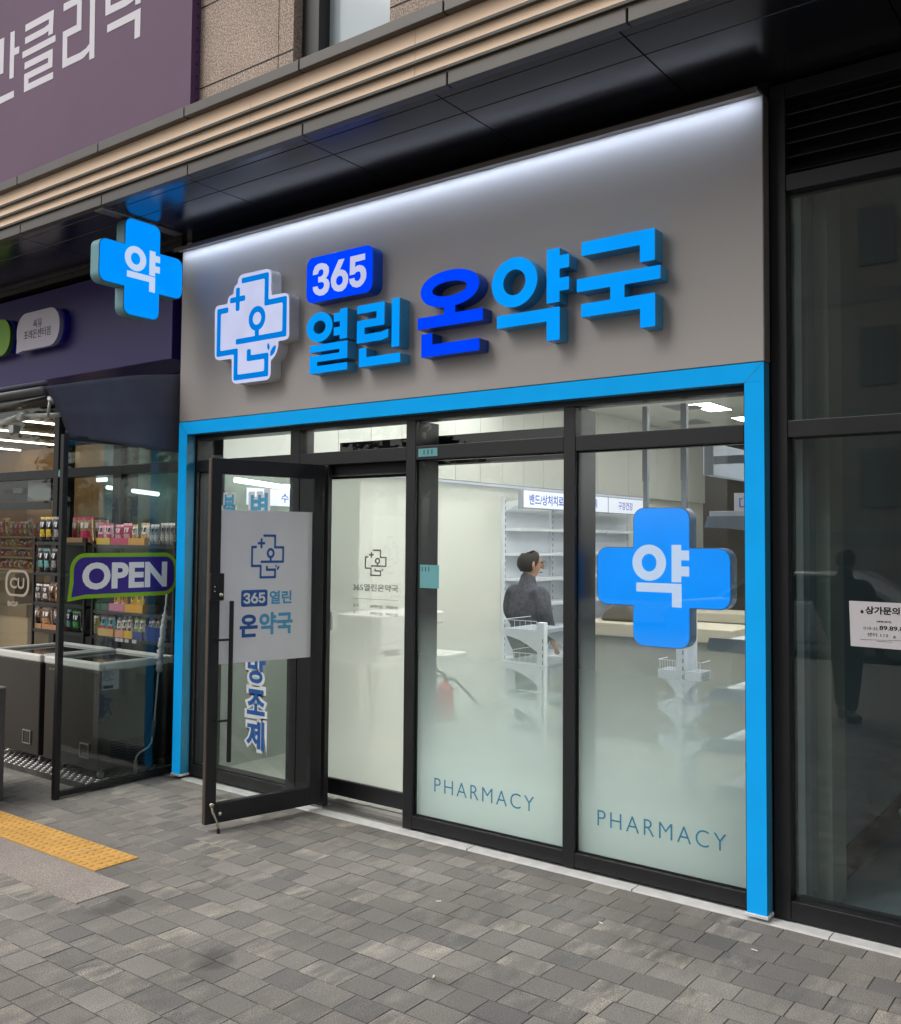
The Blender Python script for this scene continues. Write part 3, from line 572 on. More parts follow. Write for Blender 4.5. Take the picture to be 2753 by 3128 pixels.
emblem('door_emblem', .256, .467, 1.373, 1.625, DOOR(.0046), .001, mVinylBlue, dr)
shape('door_badge', [rrect(.199, .364, 1.216, 1.310, .014)], DOOR(.0046), .001, [mVinylBlue], dr)
digits(.212, .350, 1.233, 1.294, DOOR(.0057), .0006, mVinylWhite, dr, 'door_lettering')
text('door_lettering', '열린', .378, .522, 1.226, 1.302, DOOR(.0046), .001, [mVinylCyan], dr, .03)
text('door_lettering', '온', .193, .305, 1.044, 1.172, DOOR(.0046), .001, [mVinylBlue], dr, .035)
text('door_lettering', '약국', .315, .531, 1.052, 1.180, DOOR(.0046), .001, [mVinylCyan], dr, .035)
T = DOOR(0)
hm = MB().tube([T @ Vector((.113, z, .062)) for z in (.378, 1.256)], .0125, 12)
for z in (1.044, .604): hm.tube([T @ Vector((.045, z, .02)), T @ Vector((.045, z, .055)), T @ Vector((.113, z, .062))], .007, 8)
hm.build('door_handle', mBlackPlastic, dr, 0, False)
dbox('door_lock', mBlackPlastic, -.006, .078, .0225, .042, 1.258, 1.408, dr, .006)
MB().tube([T @ Vector((.055, 1.290, .0425)), T @ Vector((.055, 1.290, .052))], .0115, 14).tube([T @ Vector((.020, 1.335, .0425)), T @ Vector((.020, 1.335, .045))], .004, 8).tube([T @ Vector((.020, 1.31, .0425)), T @ Vector((.020, 1.31, .045))], .004, 8).build('lock_cylinder', mChrome, dr, 0, True)
MB().tube([T @ Vector((.030, .155, .03)), T @ Vector((.034, .115, .036)), T @ Vector((.056, .06, .05)), T @ Vector((.062, .018, .055))], [.006, .0075, .006, .0075], 10).tube([T @ Vector((.03, .15, .022)), T @ Vector((.03, .15, .04))], .013, 10).tube([T @ Vector((.083, .095, .022)), T @ Vector((.083, .095, .034))], .011, 10).build('door_stop', mChrome, dr, 0, True)
MB().tube([T @ Vector((.062, .020, .055)), T @ Vector((.063, .001, .056))], .010, 10).build('door_stop_foot', mBlackPlastic, dr)
# inner sliding door
idr = box('sliding_door', mBlack, 1.128, 1.164, .236, .266, .04, 1.972, sf_, .003)
for x0, x1, z0, z1 in ((1.128, 1.93, 1.9725, 2.046), (1.1645, 1.93, .048, .143)): box('sliding_rail', mBlack, x0, x1, .2365, .2655, z0, z1, idr, .003)
box('door_header', mBlack2, 1.0, 1.93, .12, .234, 1.985, 2.046, sf_)
box('sliding_pane', mGlass, 1.163, 1.93, .248, .253, .142, 1.974, idr)
MB().add([(1.165, .2585, .143), (1.93, .2585, .143), (1.93, .2585, 1.972), (1.165, .2585, 1.972)], [(0, 1, 2, 3)]).build('sliding_film', mFilmDoor, idr)
emblem('sliding_emblem', 1.477, 1.648, 1.383, 1.542, FRONT(.2475), .0008, mVinylGrey, idr)
text('sliding_lettering', '365열린온약국', 1.383, 1.741, 1.292, 1.335, FRONT(.2475), .0008, [mVinylGrey], idr, .01)
box('sliding_rule', mVinylGrey, 1.380, 1.741, .2466, .2475, 1.2442, 1.2462, idr)
text('sliding_lettering', '월-토', 1.386, 1.437, 1.194, 1.213, FRONT(.2475), .0008, [mVinylGrey], idr)
text('sliding_lettering', '일', 1.386, 1.402, 1.152, 1.170, FRONT(.2475), .0008, [mVinylGrey], idr)
text('sliding_lettering', 'AM09:00 - PM08:00', 1.522, 1.740, 1.192, 1.211, FRONT(.2475), .0008, [mVinylGrey], idr)
text('sliding_lettering', 'AM09:00 - PM03:00', 1.522, 1.740, 1.150, 1.169, FRONT(.2475), .0008, [mVinylGrey], idr)
p0, p1 = rG(1078, 1480, y=.235), rG(1122, 1620, y=.235); box('sliding_lock', mWhitePaint, p0.x+.008, p1.x, .216, .235, p1.z, p0.z, idr, .006); box('lock_keypad', mBlackPlastic, p0.x-.002, p0.x+.012, .212, .2355, p1.z+.006, p0.z-.006, idr, .004)
sl = MB().box(1.3, 1.93, .085, .20, .004, .012).box(1.3, 1.93, .20, .231, .012, .034).build('door_sill', mSteel, sf_, .002)
# ------------------------------------------------------------------ pharmacy interior
tag(box('interior_floor', mFloorInt, -.0, 3.985, .21, 9.29, -.02, .02), kind='structure')
tag(box('interior_ceiling', mCeil, -.0, 3.985, .305, 9.29, 3.1, 3.2), kind='structure')
iw = thing('interior_wall', 'pale inner walls of the pharmacy with a dark panelled rear wall', 'wall', (2, 5, 0))
box('wall_face', mWallInt, -.0015, .004, .3, 9.2, .02, 2.16, iw); box('wall_face', mWallInt, 3.975, 3.984, .3, 9.2, .02, 3.1, iw)
box('rear_panel', mDarkWall, -.0, 3.975, 9.2, 9.28, .02, 3.1, iw)
box('rear_rail', mBlack2, .3, 3.975, 9.17, 9.199, 1.95, 2.0, iw)
bk = MB(); seams = [.3, 1.07, 1.46, 1.85, 2.25, 2.64, 3.03, 3.43, 3.82, 4.21, 4.60, 4.99, 5.8, 6.6, 7.4, 8.2, 9.04]
for a, b in zip(seams, seams[1:]): bk.box(-.0005, .10, a+.003, b-.003, 2.16, 3.099)
bk.build('bulkhead', mBulk, iw)
box('bulkhead_backing', mDarkWall, .0045, .096, .3, 9.04, 2.162, 3.098, iw)
box('cove_light', mSignLit, .012, .05, 1.9, 7.3, 2.140, 2.158, iw)
pc = rT(300, 500, x=.115); tag(box('wall_pier', M('pier_shade_grey', S(150, 156, 148), .8, var=.03), .005, .11, .31, pc.y, .02, 2.158), 'shade-toned grey wall pier inside the pharmacy just left of the sliding door', 'pier')  # shade on this stretch of wall is put into the pier's grey
cl = thing('ceiling_light', 'bright recessed rectangular panel light in the pharmacy ceiling', 'ceiling light', (1.36, 4.70, 3.1), 'panel lights in the pharmacy ceiling')
box('frame', mWhitePaint, 1.22, 1.50, 4.36, 5.03, 3.09, 3.099, cl, .002); box('diffuser', mCeilLight, 1.235, 1.485, 4.375, 5.015, 3.086, 3.0895, cl)
for x in (1.36, 2.95):
    for k in range(6):
        y = .70+1.333*k
        if not (x == 1.36 and k == 3): dup(cl, (x, y, 3.1))
for x in (.55, 2.15, 3.55):  # extra unseen panels added to help light the room
    for k in range(3): dup(cl, (x, .70+1.2*k, 3.1))
for c in ((955, 226), (975, 338)):
    p = rK(*c, z=3.09); v = thing('ceiling_vent', 'square ceiling air vent %s the two panel lights' % ('between' if c[1] < 300 else 'beyond'), 'vent', (p.x, p.y, 3.095))
    box('frame', mShelfGrey, p.x-.2, p.x+.2, p.y-.2, p.y+.2, 3.088, 3.098, v, .002)
    vb = MB()
    for k in range(4): vb.box(p.x-.17+k*.02, p.x+.17-k*.02, p.y-.17+k*.02, p.y+.17-k*.02, 3.084-k*.001, 3.0875-k*.001)
    vb.build('louvre', mPanelSide, v)
# wall shelving with lit category signs
def shelving(y0, y1, lab):
    r = thing('wall_shelving', lab, 'shelving', (.1, (y0+y1)/2, .02), 'white wall shelves under the bulkhead')
    for y in (y0, y1-.012): box('upright', mShelf, .008, .05, y-.012, y+.012, .02, 2.05, r)
    sl = MB()
    for k in range(28): sl.box(.0485, .051, y0-.004, y0+.004, .3+k*.062, .335+k*.062)
    sl.build('slot', mBlack2, r)
    box('back_panel', mShelf, .008, .02, y0+.013, y1-.025, .1, 2.0, r)
    for z, dd in ((1.70, .2), (1.45, .26), (1.2, .3), (.95, .32), (.70, .32), (.42, .36)):
        box('shelf', mShelf, .021, .02+dd, y0+.014, y1-.027, z, z+.03, r, .003)
    b = MB().add([(.05, y0+.002, 1.99), (.24, y0+.002, 2.02), (.24, y0+.002, 1.98), (.05, y0+.002, 1.90), (.05, y0+.01, 1.99), (.24, y0+.01, 2.02), (.24, y0+.01, 1.98), (.05, y0+.01, 1.90)], [(0, 1, 2, 3), (7, 6, 5, 4), (0, 4, 5, 1), (1, 5, 6, 2), (2, 6, 7, 3), (3, 7, 4, 0)]); b.build('bracket', mShelf, r)
for i, (a, b, w) in enumerate(((3.95, 4.87, 'nearest the door'), (4.88, 5.80, 'in the middle of the run'), (5.81, 6.73, 'at the far end of the run'))):
    shelving(a, b, 'white slotted wall shelving bay %s' % w)
    t = thing('category_sign', ['lit white shelf sign with four blue words about plasters', 'lit white shelf sign half hidden by the black mullion', 'lit white shelf sign about mouth health above the farthest bay'][i], 'lightbox', (.28, a+.4, 1.93))
    y0, y1 = (3.885, 4.76) if i == 0 else ((4.765, 5.675) if i == 1 else (5.68, 6.58))
    box('sign_case', mShelfGrey, .24, .298, y0, y1, 1.925, 2.108, t, .003); box('sign_face', mSignLit, .2985, .301, y0+.012, y1-.004, 1.932, 2.101, t)
    if i == 0: q0, q1 = rV(885, 385, x=.302), rV(1600, 250, x=.302); text('lettering', '밴드/상처치료', q0.y, rV(1552, 300, x=.302).y, 1.962, 2.068, SIDE(.3015), .0006, [mSignBlue], t, .015)
    if i == 1: text('lettering', '목', 5.33, 5.42, 1.972, 2.068, SIDE(.3015), .0006, [mSignBlue], t, .01)
    if i == 2: text('lettering', '구강건강', 5.93, 6.30, 1.972, 2.062, SIDE(.3015), .0006, [mSignBlue], t, .01)
# gondola ends
def gondola(name, lab, x, y, half_l, half_r, zt, levels, L, wire=True, panel=True):
    r = thing(name, lab, 'display shelf', (x, y, .02))
    MB().box(x-.028, x+.028, y, y+.05, .02, zt).box(x-.028, x+.028, y+L, y+L+.05, .02, zt).build('upright', mShelf, r, .003)
    s = MB()
    for k in range(int((zt-.2)/.05)): s.box(x+.016, x+.021, y-.0015, y+.001, .15+k*.05, .178+k*.05)
    s.build('slot', mBlack2, r); panel and box('back_panel', mShelf, x-.012, x+.012, y+.05, y+L, .1, zt-.02, r)
    for z in levels:
        for s_, hw in ((-1, half_l), (1, half_r)):
            if hw < .06: continue
            xe = x+s_*hw; xi = x+s_*.029
            pf = [(xi, z), (xe, z), (xe, z-.05)]+[(xi+(xe-xi)*(1-t)**1.0, z-.05-.10*t*t) for t in (.25, .5, .75, 1)]
            MB().prism([(a, y+.004, b) for a, b in pf], (0, .006, 0)).prism([(a, y+L-.01, b) for a, b in pf], (0, .006, 0)).build('bracket', mShelf, r)
            box('shelf', mShelfGrey, xi, xe, y+.0105, y+L-.011, z-.03, z-.002, r, .002)
            if wire:
                a, b, zz = min(xi, xe)+.01, max(xi, xe)-.01, z+.06; m = MB().tube([(a, y+.012, z), (a, y+.012, zz), (b, y+.012, zz), (b, y+.012, z)], .0022, 6)
                for k in range(1, 6): m.tube([(a+(b-a)*k/6, y+.012, z), (a+(b-a)*k/6, y+.012, zz)], .0012, 5)
                m.tube([(xe, y+.012, zz), (xe, y+L-.012, zz)], .0022, 6).build('wire_guard', mShelf, r)
gondola('display_gondola', 'white gondola shelf end standing in front of the man', 1.89, 1.6, .32, .05, 1.04, (.985, .76, .5, .28), .4, True, False)
gb = rO(1015, 460, y=1.6); gondola('display_gondola', 'narrow white gondola with curved brackets below the blue window cross', gb.x, 1.6, .150, .135, 1.25, (.80, .59, .375), .16, True, False)
t = thing('category_sign', 'pale panel standing in for a reflected sign, blue words mirrored behind the open door', 'lightbox', (.12, .5, 1.85)); a, b = rU(565, 640, x=.118), rU(1690, 372, x=.118)  # lit panel with mirrored words stands in for a reflection in the glass
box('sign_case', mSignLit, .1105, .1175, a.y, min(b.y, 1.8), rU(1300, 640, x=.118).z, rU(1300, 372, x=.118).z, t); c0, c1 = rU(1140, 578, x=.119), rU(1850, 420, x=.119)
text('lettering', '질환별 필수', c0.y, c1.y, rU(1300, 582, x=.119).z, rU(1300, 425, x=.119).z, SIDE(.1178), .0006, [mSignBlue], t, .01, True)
# shelving along the right wall: shelf ends seen through the right pane
r = thing('wall_shelving', 'white deep shelves behind the right blue post', 'shelving', (3.8, 1.2, .02))
box('upright', mShelf, 3.62, 3.70, 1.30, 1.34, .02, 1.86, r, .003); box('back_panel', mShelf, 3.94, 3.97, .5, 2.4, .02, 2.0, r)
for c in ((1270, 400), (1283, 868), (1305, 1345), (1345, 1790)):
    p = rO(*c, y=.45); m = MB().prism([(p.x, .45, p.z), (p.x+.012, .45, p.z+.035), (3.94, .45, p.z+.035), (3.94, .45, p.z-.045), (p.x, .45, p.z-.025)], (0, .012, 0)); m.build('shelf_end', mShelfGrey, r)
    box('shelf', mShelf, p.x+.001, 3.94, .4625, 2.1, p.z-.02, p.z+.006, r, .002)
p = rP(320, 1150, y=.45); MB().prism([(p.x, .45, p.z-.02), (p.x+.015, .45, p.z+.035), (3.94, .45, p.z+.035), (3.94, .45, p.z-.06), (p.x+.12, .45, p.z-.025)], (0, .012, 0)).build('shelf_end', mShelfGrey, r); box('shelf', mShelf, p.x+.02, 3.94, .4625, 1.6, p.z+.036, p.z+.06, r, .002)
t = thing('category_sign', 'white sign case end hanging above the right wall shelves', 'lightbox', (3.7, .5, 1.92)); a = rP(312, 500, y=.45); b = rP(440, 80, y=.45)
box('sign_case', mShelfGrey, a.x, b.x, .45, 2.0, a.z, 2.09, t, .003); box('sign_face', mSignLit, a.x-.003, a.x-.0005, .455, 2.0, a.z+.005, 2.085, t); box('sign_arm', mShelfGrey, b.x+.001, 3.94, .455, .475, 1.985, 2.025, t)
box('lit_panel', mSignLit, 3.945, 3.972, .47, 2.0, 1.93, 2.09, t)
bxk = thing('carton', 'white carton printed with the cross drawing on the upper right shelf', 'box', (3.75, .95, p.z+.06)); q = rP(720, 740, y=.95)
box('carton_body', mPaper, q.x, 3.93, .95, 1.15, p.z+.061, q.z, bxk, .003); emblem('print', q.x+.03, q.x+.15, p.z+.07, p.z+.17, FRONT(.9495), .0006, mVinylBlue, bxk)
# dispensing counter
mCounter = M('counter_beige', S(186, 178, 160), .5, var=.05); mCountF = M('counter_front', S(150, 148, 138), .55, var=.05)
ct = thing('dispensing_counter', 'low beige counter with a grey front standing before the man', 'counter', (2.1, 3.1, .02)); box('counter_front', mCountF, 1.47, 2.72, 2.98, 3.5, .02, .84, ct); box('counter_top', mCounter, 1.44, 2.75, 2.94, 3.52, .84, .945, ct, .006)
ct = thing('dispensing_counter', 'farther beige counter running to the right wall behind the blue window cross', 'counter', (2.8, 4.8, .02)); box('counter_front', mCountF, 1.65, 3.96, 4.66, 5.1, .02, .86, ct); box('counter_top', mCounter, 1.6, 3.965, 4.6, 5.12, .86, .945, ct, .006)
x0, x1 = rO(245, 180, y=3.1).x, rO(575, 180, y=3.1).x; zt = rO(400, 20, y=3.1).z
jk = MB().prism([(x0, 3.1, .946), (x0+.05, 3.1, 1.03), (x0+.11, 3.1, zt-.01), (x0+.2, 3.1, zt+.02), (x1-.05, 3.1, zt), (x1, 3.1, 1.0), (x1, 3.1, .946)], (0, .22, 0)).build('folded_coat', M('coat_brown', S(92, 86, 78), .9, bump=.3, bscale=20), None, .03, True, 3); tag(jk, 'brown coat lying folded on the near beige counter', 'coat')
ml = box('office_chair', M('chair_black', S(28, 28, 30), .6), 3.55, 3.9, 5.6, 5.7, .5, 1.22, None, .05); tag(ml, 'dark chair back behind the right end of the counter', 'chair')
# folding table, appliance, fire extinguisher
t = thing('folding_table', 'white folding table with crossed legs behind the frosted sliding door', 'table', (.8, 1.35, .02)); box('table_top', mWhitePaint, .50, 1.02, .93, 1.95, .715, .745, t, .008)
mLeg = M('table_leg', S(120, 124, 118), .5)
for y in (1.10, 1.75):
    for a, b in ((.58, .94), (.94, .58)): MB().tube([(a, y+(.3 if a < .7 else .0)-.1, .714), (b, y+(.0 if a < .7 else .3)-.1, .022)], .012, 8).build('leg', mLeg, t)
t = thing('counting_machine', 'pale boxy dispensing machine on the folding table', 'machine', (.8, 1.2, .745)); m = MB().prism([(.99, .97, .747), (.99, 1.52, .747), (.99, 1.52, .83), (.99, 1.30, .83), (.99, 1.30, .98), (.99, 1.70, .98), (.99, 1.70, 1.07), (.99, .97, 1.07)], (-.42, 0, 0)); m.build('housing', mWhitePaint, t, .012)
box('label_strip', mVinylGrey, .9905, .992, 1.0, 1.16, .79, .835, t); box('window_panel', mVinylGrey, .9905, .992, 1.22, 1.3, .86, .96, t)
t = thing('fire_extinguisher', 'red fire extinguisher standing behind the frosted pane', 'extinguisher', (.22, 2.74, .02)); mRed = M('extinguisher_red', S(170, 40, 36), .35)
MB().lathe([(0, .02), (.075, .025), (.078, .05), (.078, .27), (.06, .32), (.025, .345), (.025, .37), (0, .37)], (.22, 2.74, 0), 24).build('cylinder', mRed, t, 0, True)
MB().tube([(.22, 2.74, .37), (.22, 2.74, .41), (.13, 2.70, .46)], .012, 8).tube([(.22, 2.74, .395), (.13, 2.69, .40)], .009, 8).build('valve_lever', mBlackPlastic, t); MB().tube([(.22, 2.74, .38), (.30, 2.78, .37), (.38, 2.84, .27), (.45, 2.9, .17)], .013, 8).build('hose', mBlackPlastic, t)
tl = thing('linear_light', 'bright white tube light hanging inside behind the open door', 'light', (.25, .5, 1.98)); p0, p1 = rU(375, 195, x=.25), rU(1130, 310, x=.25); MB().tube([p0, p1], .018, 12).build('tube', mTube, tl, 0, True); p2, p3 = rU(1178, 310, x=.25), rU(1290, 335, x=.25); box('tube_end', mTube, .23, .27, p2.y, p3.y, p3.z-.012, p2.z+.018, tl)
# person looking into the shelves
mSkin = M('skin', S(176, 132, 108), .55, 0, .4); mHair = M('dark_hair', S(34, 29, 28), .6, 0, .3, var=.2, nscale=40, bump=.3, bscale=120); mJacket = M('grey_jacket', S(78, 79, 88), .9, 0, .2, var=.3, nscale=30, bump=.8, bscale=14); mTrous = M('dark_trousers', S(48, 48, 54), .9, 0, .2, var=.1); mShoe = M('black_shoe', S(22, 20, 20), .4)
def person(base, yaw, head_yaw, lab, jacket, trous, scale, hair, stride=0.0, hs_=1.0):
    root = thing('person', lab, 'person', base); Tm = Matrix.Translation(base) @ Matrix.Rotation(yaw, 4, 'Z') @ Matrix.Scale(scale, 4)
    f = lambda *p: tuple(Tm @ Vector(p))
    # local: +y is forward, x right, metres for a 1.70 m figure
    hp = lambda dx, dy, dz: tuple((Matrix.Translation((0, .02, 1.50)) @ Matrix.Rotation(head_yaw, 4, 'Z') @ Matrix.Scale(hs_, 4)) @ Vector((dx, dy, dz)))
    J = [(f(0, 0, .95), .11*scale), (f(0, -.01, 1.10), .10*scale), (f(0, -.02, 1.26), .09*scale), (f(0, -.015, 1.40), .060*scale), (f(0, .0, 1.48), .064*scale)]
    B = [(0, 1), (1, 2), (2, 3), (3, 4)]
    def add(pt, rad, par): J.append((f(*pt), rad*scale)); B.append((par, len(J)-1)); return len(J)-1
    for s in (-1, 1):
        a = add((s*.165, -.02, 1.31), .040, 2); a = add((s*.235, -.03, 1.12), .038, a); el = a; a = add((s*.20, .10, .93), .034, a); w_ = add((s*.185, .14, .865), .026, a)
        pm = add((s*.18, .165, .82), .030, w_)
        for k, (dx, ln) in enumerate(((-.024, .062), (-.008, .074), (.008, .070), (.023, .056))):
            q = add((s*.18+dx, .185, .785), .0095, pm); add((s*.18+dx*1.1, .195, .785-ln*.6), .008, q)
        q = add((s*.18-s*.034, .180, .825), .010, w_); add((s*.18-s*.042, .20, .795), .0085, q)
        h = add((s*.09, 0, .88), .075, 0); st_ = s*stride; k_ = add((s*.095, .02+st_*.5, .50), .050, h); an = add((s*.10, -.02+st_, .09), .040, k_); add((s*.11, .12+st_, .035), .034, an)
    # body up to the neck, then the head as part of the same surface
    hd = [add(hp(0, .0, .0), .070*hs_, 4)]; hd.append(add(hp(0, .012, .075), .090*hs_, hd[-1])); hd.append(add(hp(0, -.005, .125), .083*hs_, hd[-1]))
    body = skin('body', J, B, mSkin, root)
    HM = Tm @ Matrix.Translation((0, .02, 1.50)) @ Matrix.Rotation(head_yaw, 4, 'Z') @ Matrix.Scale(hs_, 4)
    hg = lambda *p: tuple(HM @ Vector(p))
    fm = MB().prism([hg(-.012, .085, .03), hg(.012, .085, .03), hg(0, .085, .085)], Vector(hg(0, .03, -.006))-Vector(hg(0, 0, 0)))
    for s in (-1, 1):
        fm.tube([hg(s*.078, -.01, .02), hg(s*.088, -.018, .05), hg(s*.084, -.014, .085)], [.012*scale, .016*scale, .012*scale], 8)
    fm.build('face_detail', mSkin, root, .003, True)
    MB().tube([hg(-.022, .092, -.004), hg(.022, .092, -.004)], .004, 6).build('mouth', M('lips', S(150, 96, 88), .5) if 'lips' not in MATS else MATS['lips'], root)
    eb = MB()
    for s in (-1, 1): eb.tube([hg(s*.020, .088, .078), hg(s*.045, .080, .078)], .006, 6)
    eb.build('eyes', mHair, root)
    gl = MB()
    for s in (-1, 1): gl.tube([hg(s*.034+.024*math.cos(t*.524), .103, .072+.018*math.sin(t*.524)) for t in range(13)], .002, 5).tube([hg(s*.058, .100, .075), hg(s*.086, .02, .078), hg(s*.086, -.01, .07)], .002, 5)
    gl.tube([hg(-.012, .106, .075), hg(.012, .106, .075)], .002, 5).build('glasses', mBlackPlastic, root)
    # hair: shell over the back and sides, thin on the crown
    hm_ = MB(); n = 26; rows = 11; vs = []; fs = []
    for i in range(rows):
        for k in range(n):
            th = 2*math.pi*k/n; fwd = math.sin(th); mx_ = 128-78*max(0, fwd+.15)**.8; ph2 = math.radians(3+(mx_-3)*i/(rows-1))
            r = .097+.004*random.random()-(.008 if i > rows-3 else 0)
            vs.append(hg(r*math.sin(ph2)*math.cos(th)*.95, -.006+r*1.10*math.sin(ph2)*math.sin(th), .066+r*1.12*math.cos(ph2)))
    fs = [(i*n+k, i*n+(k+1) % n, (i+1)*n+(k+1) % n, (i+1)*n+k) for i in range(3 if hair == 'thin' else 0, rows-1) for k in range(n)]
    hm_.add(vs, fs).build('hair', mHair, root, 0, True)
    sets = [([(f(0, .0, .84), .135*scale), (f(0, -.005, .98), .138*scale), (f(0, -.015, 1.15), .138*scale), (f(0, -.02, 1.29), .130*scale), (f(0, -.02, 1.40), .088*scale), (f(0, -.008, 1.465), .073*scale), (f(0, .0, 1.495), .071*scale)], [(i, i+1) for i in range(6)])]
    for s in (-1, 1):
        sets.append(([(f(s*.075, 0, .84), .122*scale), (f(s*.085, -.01, 1.0), .118*scale), (f(s*.10, -.02, 1.18), .118*scale), (f(s*.095, -.02, 1.32), .096*scale), (f(s*.205, -.02, 1.335), .086*scale), (f(s*.265, -.03, 1.12), .072*scale), (f(s*.215, .095, .94), .055*scale), (f(s*.195, .13, .885), .047*scale)], [(i, i+1) for i in range(7)]))
    fuse('jacket', sets, jacket, root, .016, 8)
    JT = [(f(0, 0, .93), .14*scale)]; BT = []
    for s in (-1, 1):
        i0 = len(JT); st_ = s*stride; JT += [(f(s*.09, 0, .86), .108*scale), (f(s*.095, .02+st_*.5, .50), .080*scale), (f(s*.10, -.02+st_, .10), .062*scale)]; BT += [(0, i0), (i0, i0+1), (i0+1, i0+2)]
        skin('shoe', [(f(s*.10, -.05+st_, .04), .045*scale), (f(s*.105, .06+st_, .038), .045*scale), (f(s*.112, .17+st_, .028), .032*scale)], [(0, 1), (1, 2)], mShoe, root)
    skin('trousers', JT, BT, trous, root)
    return root
mp_ = rN(500, 46, y=2.6)
person((1.16, 2.62, .02), math.radians(-18), math.radians(-16), 'man in a grey jacket and glasses seen from behind among white shelves', mJacket, mTrous, .885, 'thin', 0, 1.15)
person((3.0, -4.85, 0), math.radians(190), 0, 'pedestrian in dark clothes standing on the pavement before the dark window', M('dark_coat', S(40, 42, 52), .9), mTrous, .93, 'full', .12)
# ------------------------------------------------------------------ blue crosses
def cross2(ca, cb, hw, hh, aw, ah, rr): # half extents, half arm widths
    return roundpoly([[ca-aw, cb+hh], [ca+aw, cb+hh], [ca+aw, cb+ah], [ca+hw, cb+ah], [ca+hw, cb-ah], [ca+aw, cb-ah], [ca+aw, cb-hh], [ca-aw, cb-hh], [ca-aw, cb-ah], [ca-hw, cb-ah], [ca-hw, cb+ah], [ca-aw, cb+ah]][::-1], .0001) if rr == 0 else _cr(ca, cb, hw, hh, aw, ah, rr)
def _cr(ca, cb, hw, hh, aw, ah, rr):
    pts = [(-aw, hh, 1), (aw, hh, 1), (aw, ah, 0), (hw, ah, 1), (hw, -ah, 1), (aw, -ah, 0), (aw, -hh, 1), (-aw, -hh, 1), (-aw, -ah, 0), (-hw, -ah, 1), (-hw, ah, 1), (-aw, ah, 0)]
    o = []; N = len(pts)
    for i in range(N):
        p, q, s_ = Vector(pts[i-1][:2]), Vector(pts[i][:2]), Vector(pts[(i+1) % N][:2])
        if not pts[i][2]: o.append([ca+q.x, cb+q.y]); continue
        a = q+(p-q).normalized()*rr; b = q+(s_-q).normalized()*rr
        for k in range(8):
            t = k/7; v = a*(1-t)**2+q*(2*t*(1-t)*.86+0)+b*t*t; k2 = (1-t)**2+2*t*(1-t)*.86+t*t; v = v/k2; o.append([ca+v.x, cb+v.y])
    return o
mCross = EM('cross_blue', S(0, 142, 252), .78, .3, base=S(0, 45, 90), var=.04); mCrossText = EM('cross_white', S(205, 225, 255), .62, .3, base=S(80, 80, 90), var=.02)
mCaseTeal = M('case_teal', S(96, 142, 150), .4, .1, .5, var=.06); mCaseBlue = M('case_blue_grey', S(86, 116, 150), .4, .1, .5, var=.06)
def yak(frame, a, b, s, mat, parent):  # the two part syllable drawn as ring, stem with two ticks, and corner stroke; (a,b) lower left of a box s wide, s*1.05 high
    X = lambda u: a+u*s; Z = lambda v: b+v*s
    parts = [[ell(X(.30), Z(.72), .30*s, .30*s), ell(X(.30), Z(.72), .135*s, .147*s)],
             [[[X(.70), Z(1.02)], [X(.865), Z(1.02)], [X(.865), Z(.93)], [X(1.0), Z(.93)], [X(1.0), Z(.77)], [X(.865), Z(.77)], [X(.865), Z(.67)], [X(1.0), Z(.67)], [X(1.0), Z(.51)], [X(.865), Z(.51)], [X(.865), Z(.41)], [X(.70), Z(.41)]]],
             [[[X(.07), Z(.385)], [X(.87), Z(.385)], [X(.87), Z(0)], [X(.705), Z(0)], [X(.705), Z(.235)], [X(.07), Z(.235)]]]]
    bm = bmesh.new()
    for lp in parts: o = shape('tmp', lp, frame, .002, [mat]); bm.from_mesh(o.data); bpy.data.objects.remove(o)
    me = bpy.data.meshes.new('lettering'); bm.to_mesh(me); bm.free(); me.materials.append(mat); return place('lettering', me, parent)
def case(frame, lp, depth, rim, face, side, parent):
    shape('case', [lp], frame, depth-.004, [side], parent, .003); return shape('lit_face', [rim], frame @ Matrix.Translation((0, 0, depth-.004)), .004, [face, mLetSideD], parent)
# projecting cross over the neighbouring shop
BX = .115
c = [rD(910, 200, x=BX), rD(1672, 480, x=BX), rD(1300, 835, x=BX)]; tp = rA(820, 1283, x=BX)
l_, r_, tz, bz = rD(908, 250, x=BX).y, rD(1671, 500, x=BX).y, (rA(725, 1258, x=BX).z+rA(920, 1300, x=BX).z)/2, (rD(1180, 790, x=BX).z+rD(1440, 835, x=BX).z)/2
al, ar = rD(1138, 500, x=BX).y, rD(1465, 600, x=BX).y; at_, ab = rD(1000, 90, x=BX).z, rD(1000, 490, x=BX).z
bs = thing('projecting_sign', 'lit blue cross sign hanging from the canopy beside the grey signboard', 'sign', (BX, (l_+r_)/2, tz))
cy_, cz_ = (l_+r_)/2, (tz+bz)/2
case(SIDE(BX-.09), _cr(cy_, cz_, (r_-l_)/2, (tz-bz)/2, (ar-al)/2, (at_-ab)/2, .055), .09, _cr(cy_, cz_, (r_-l_)/2-.004, (tz-bz)/2-.004, (ar-al)/2-.004, (at_-ab)/2-.004, .052), mCross, mCaseTeal, bs)
ya0, ya1 = rD(1143, 300, x=BX).y, rD(1465, 300, x=BX).y; yz = rD(1400, 580, x=BX).z
yak(SIDE(BX), ya0, yz, (ya1-ya0), mCrossText, bs)
q0 = [rA(a, b, z=3.643) for a, b in ((535, 1220), (1040, 1355))]; MB().box(BX-.09, BX-.005, q0[0].y, q0[1].y, 3.635, 3.645).build('ceiling_plate', mSteel, bs, .002); MB().box(BX-.07, BX-.03, cy_-.05, cy_+.05, tz-.004, 3.636).build('hanger', mSteel, bs)
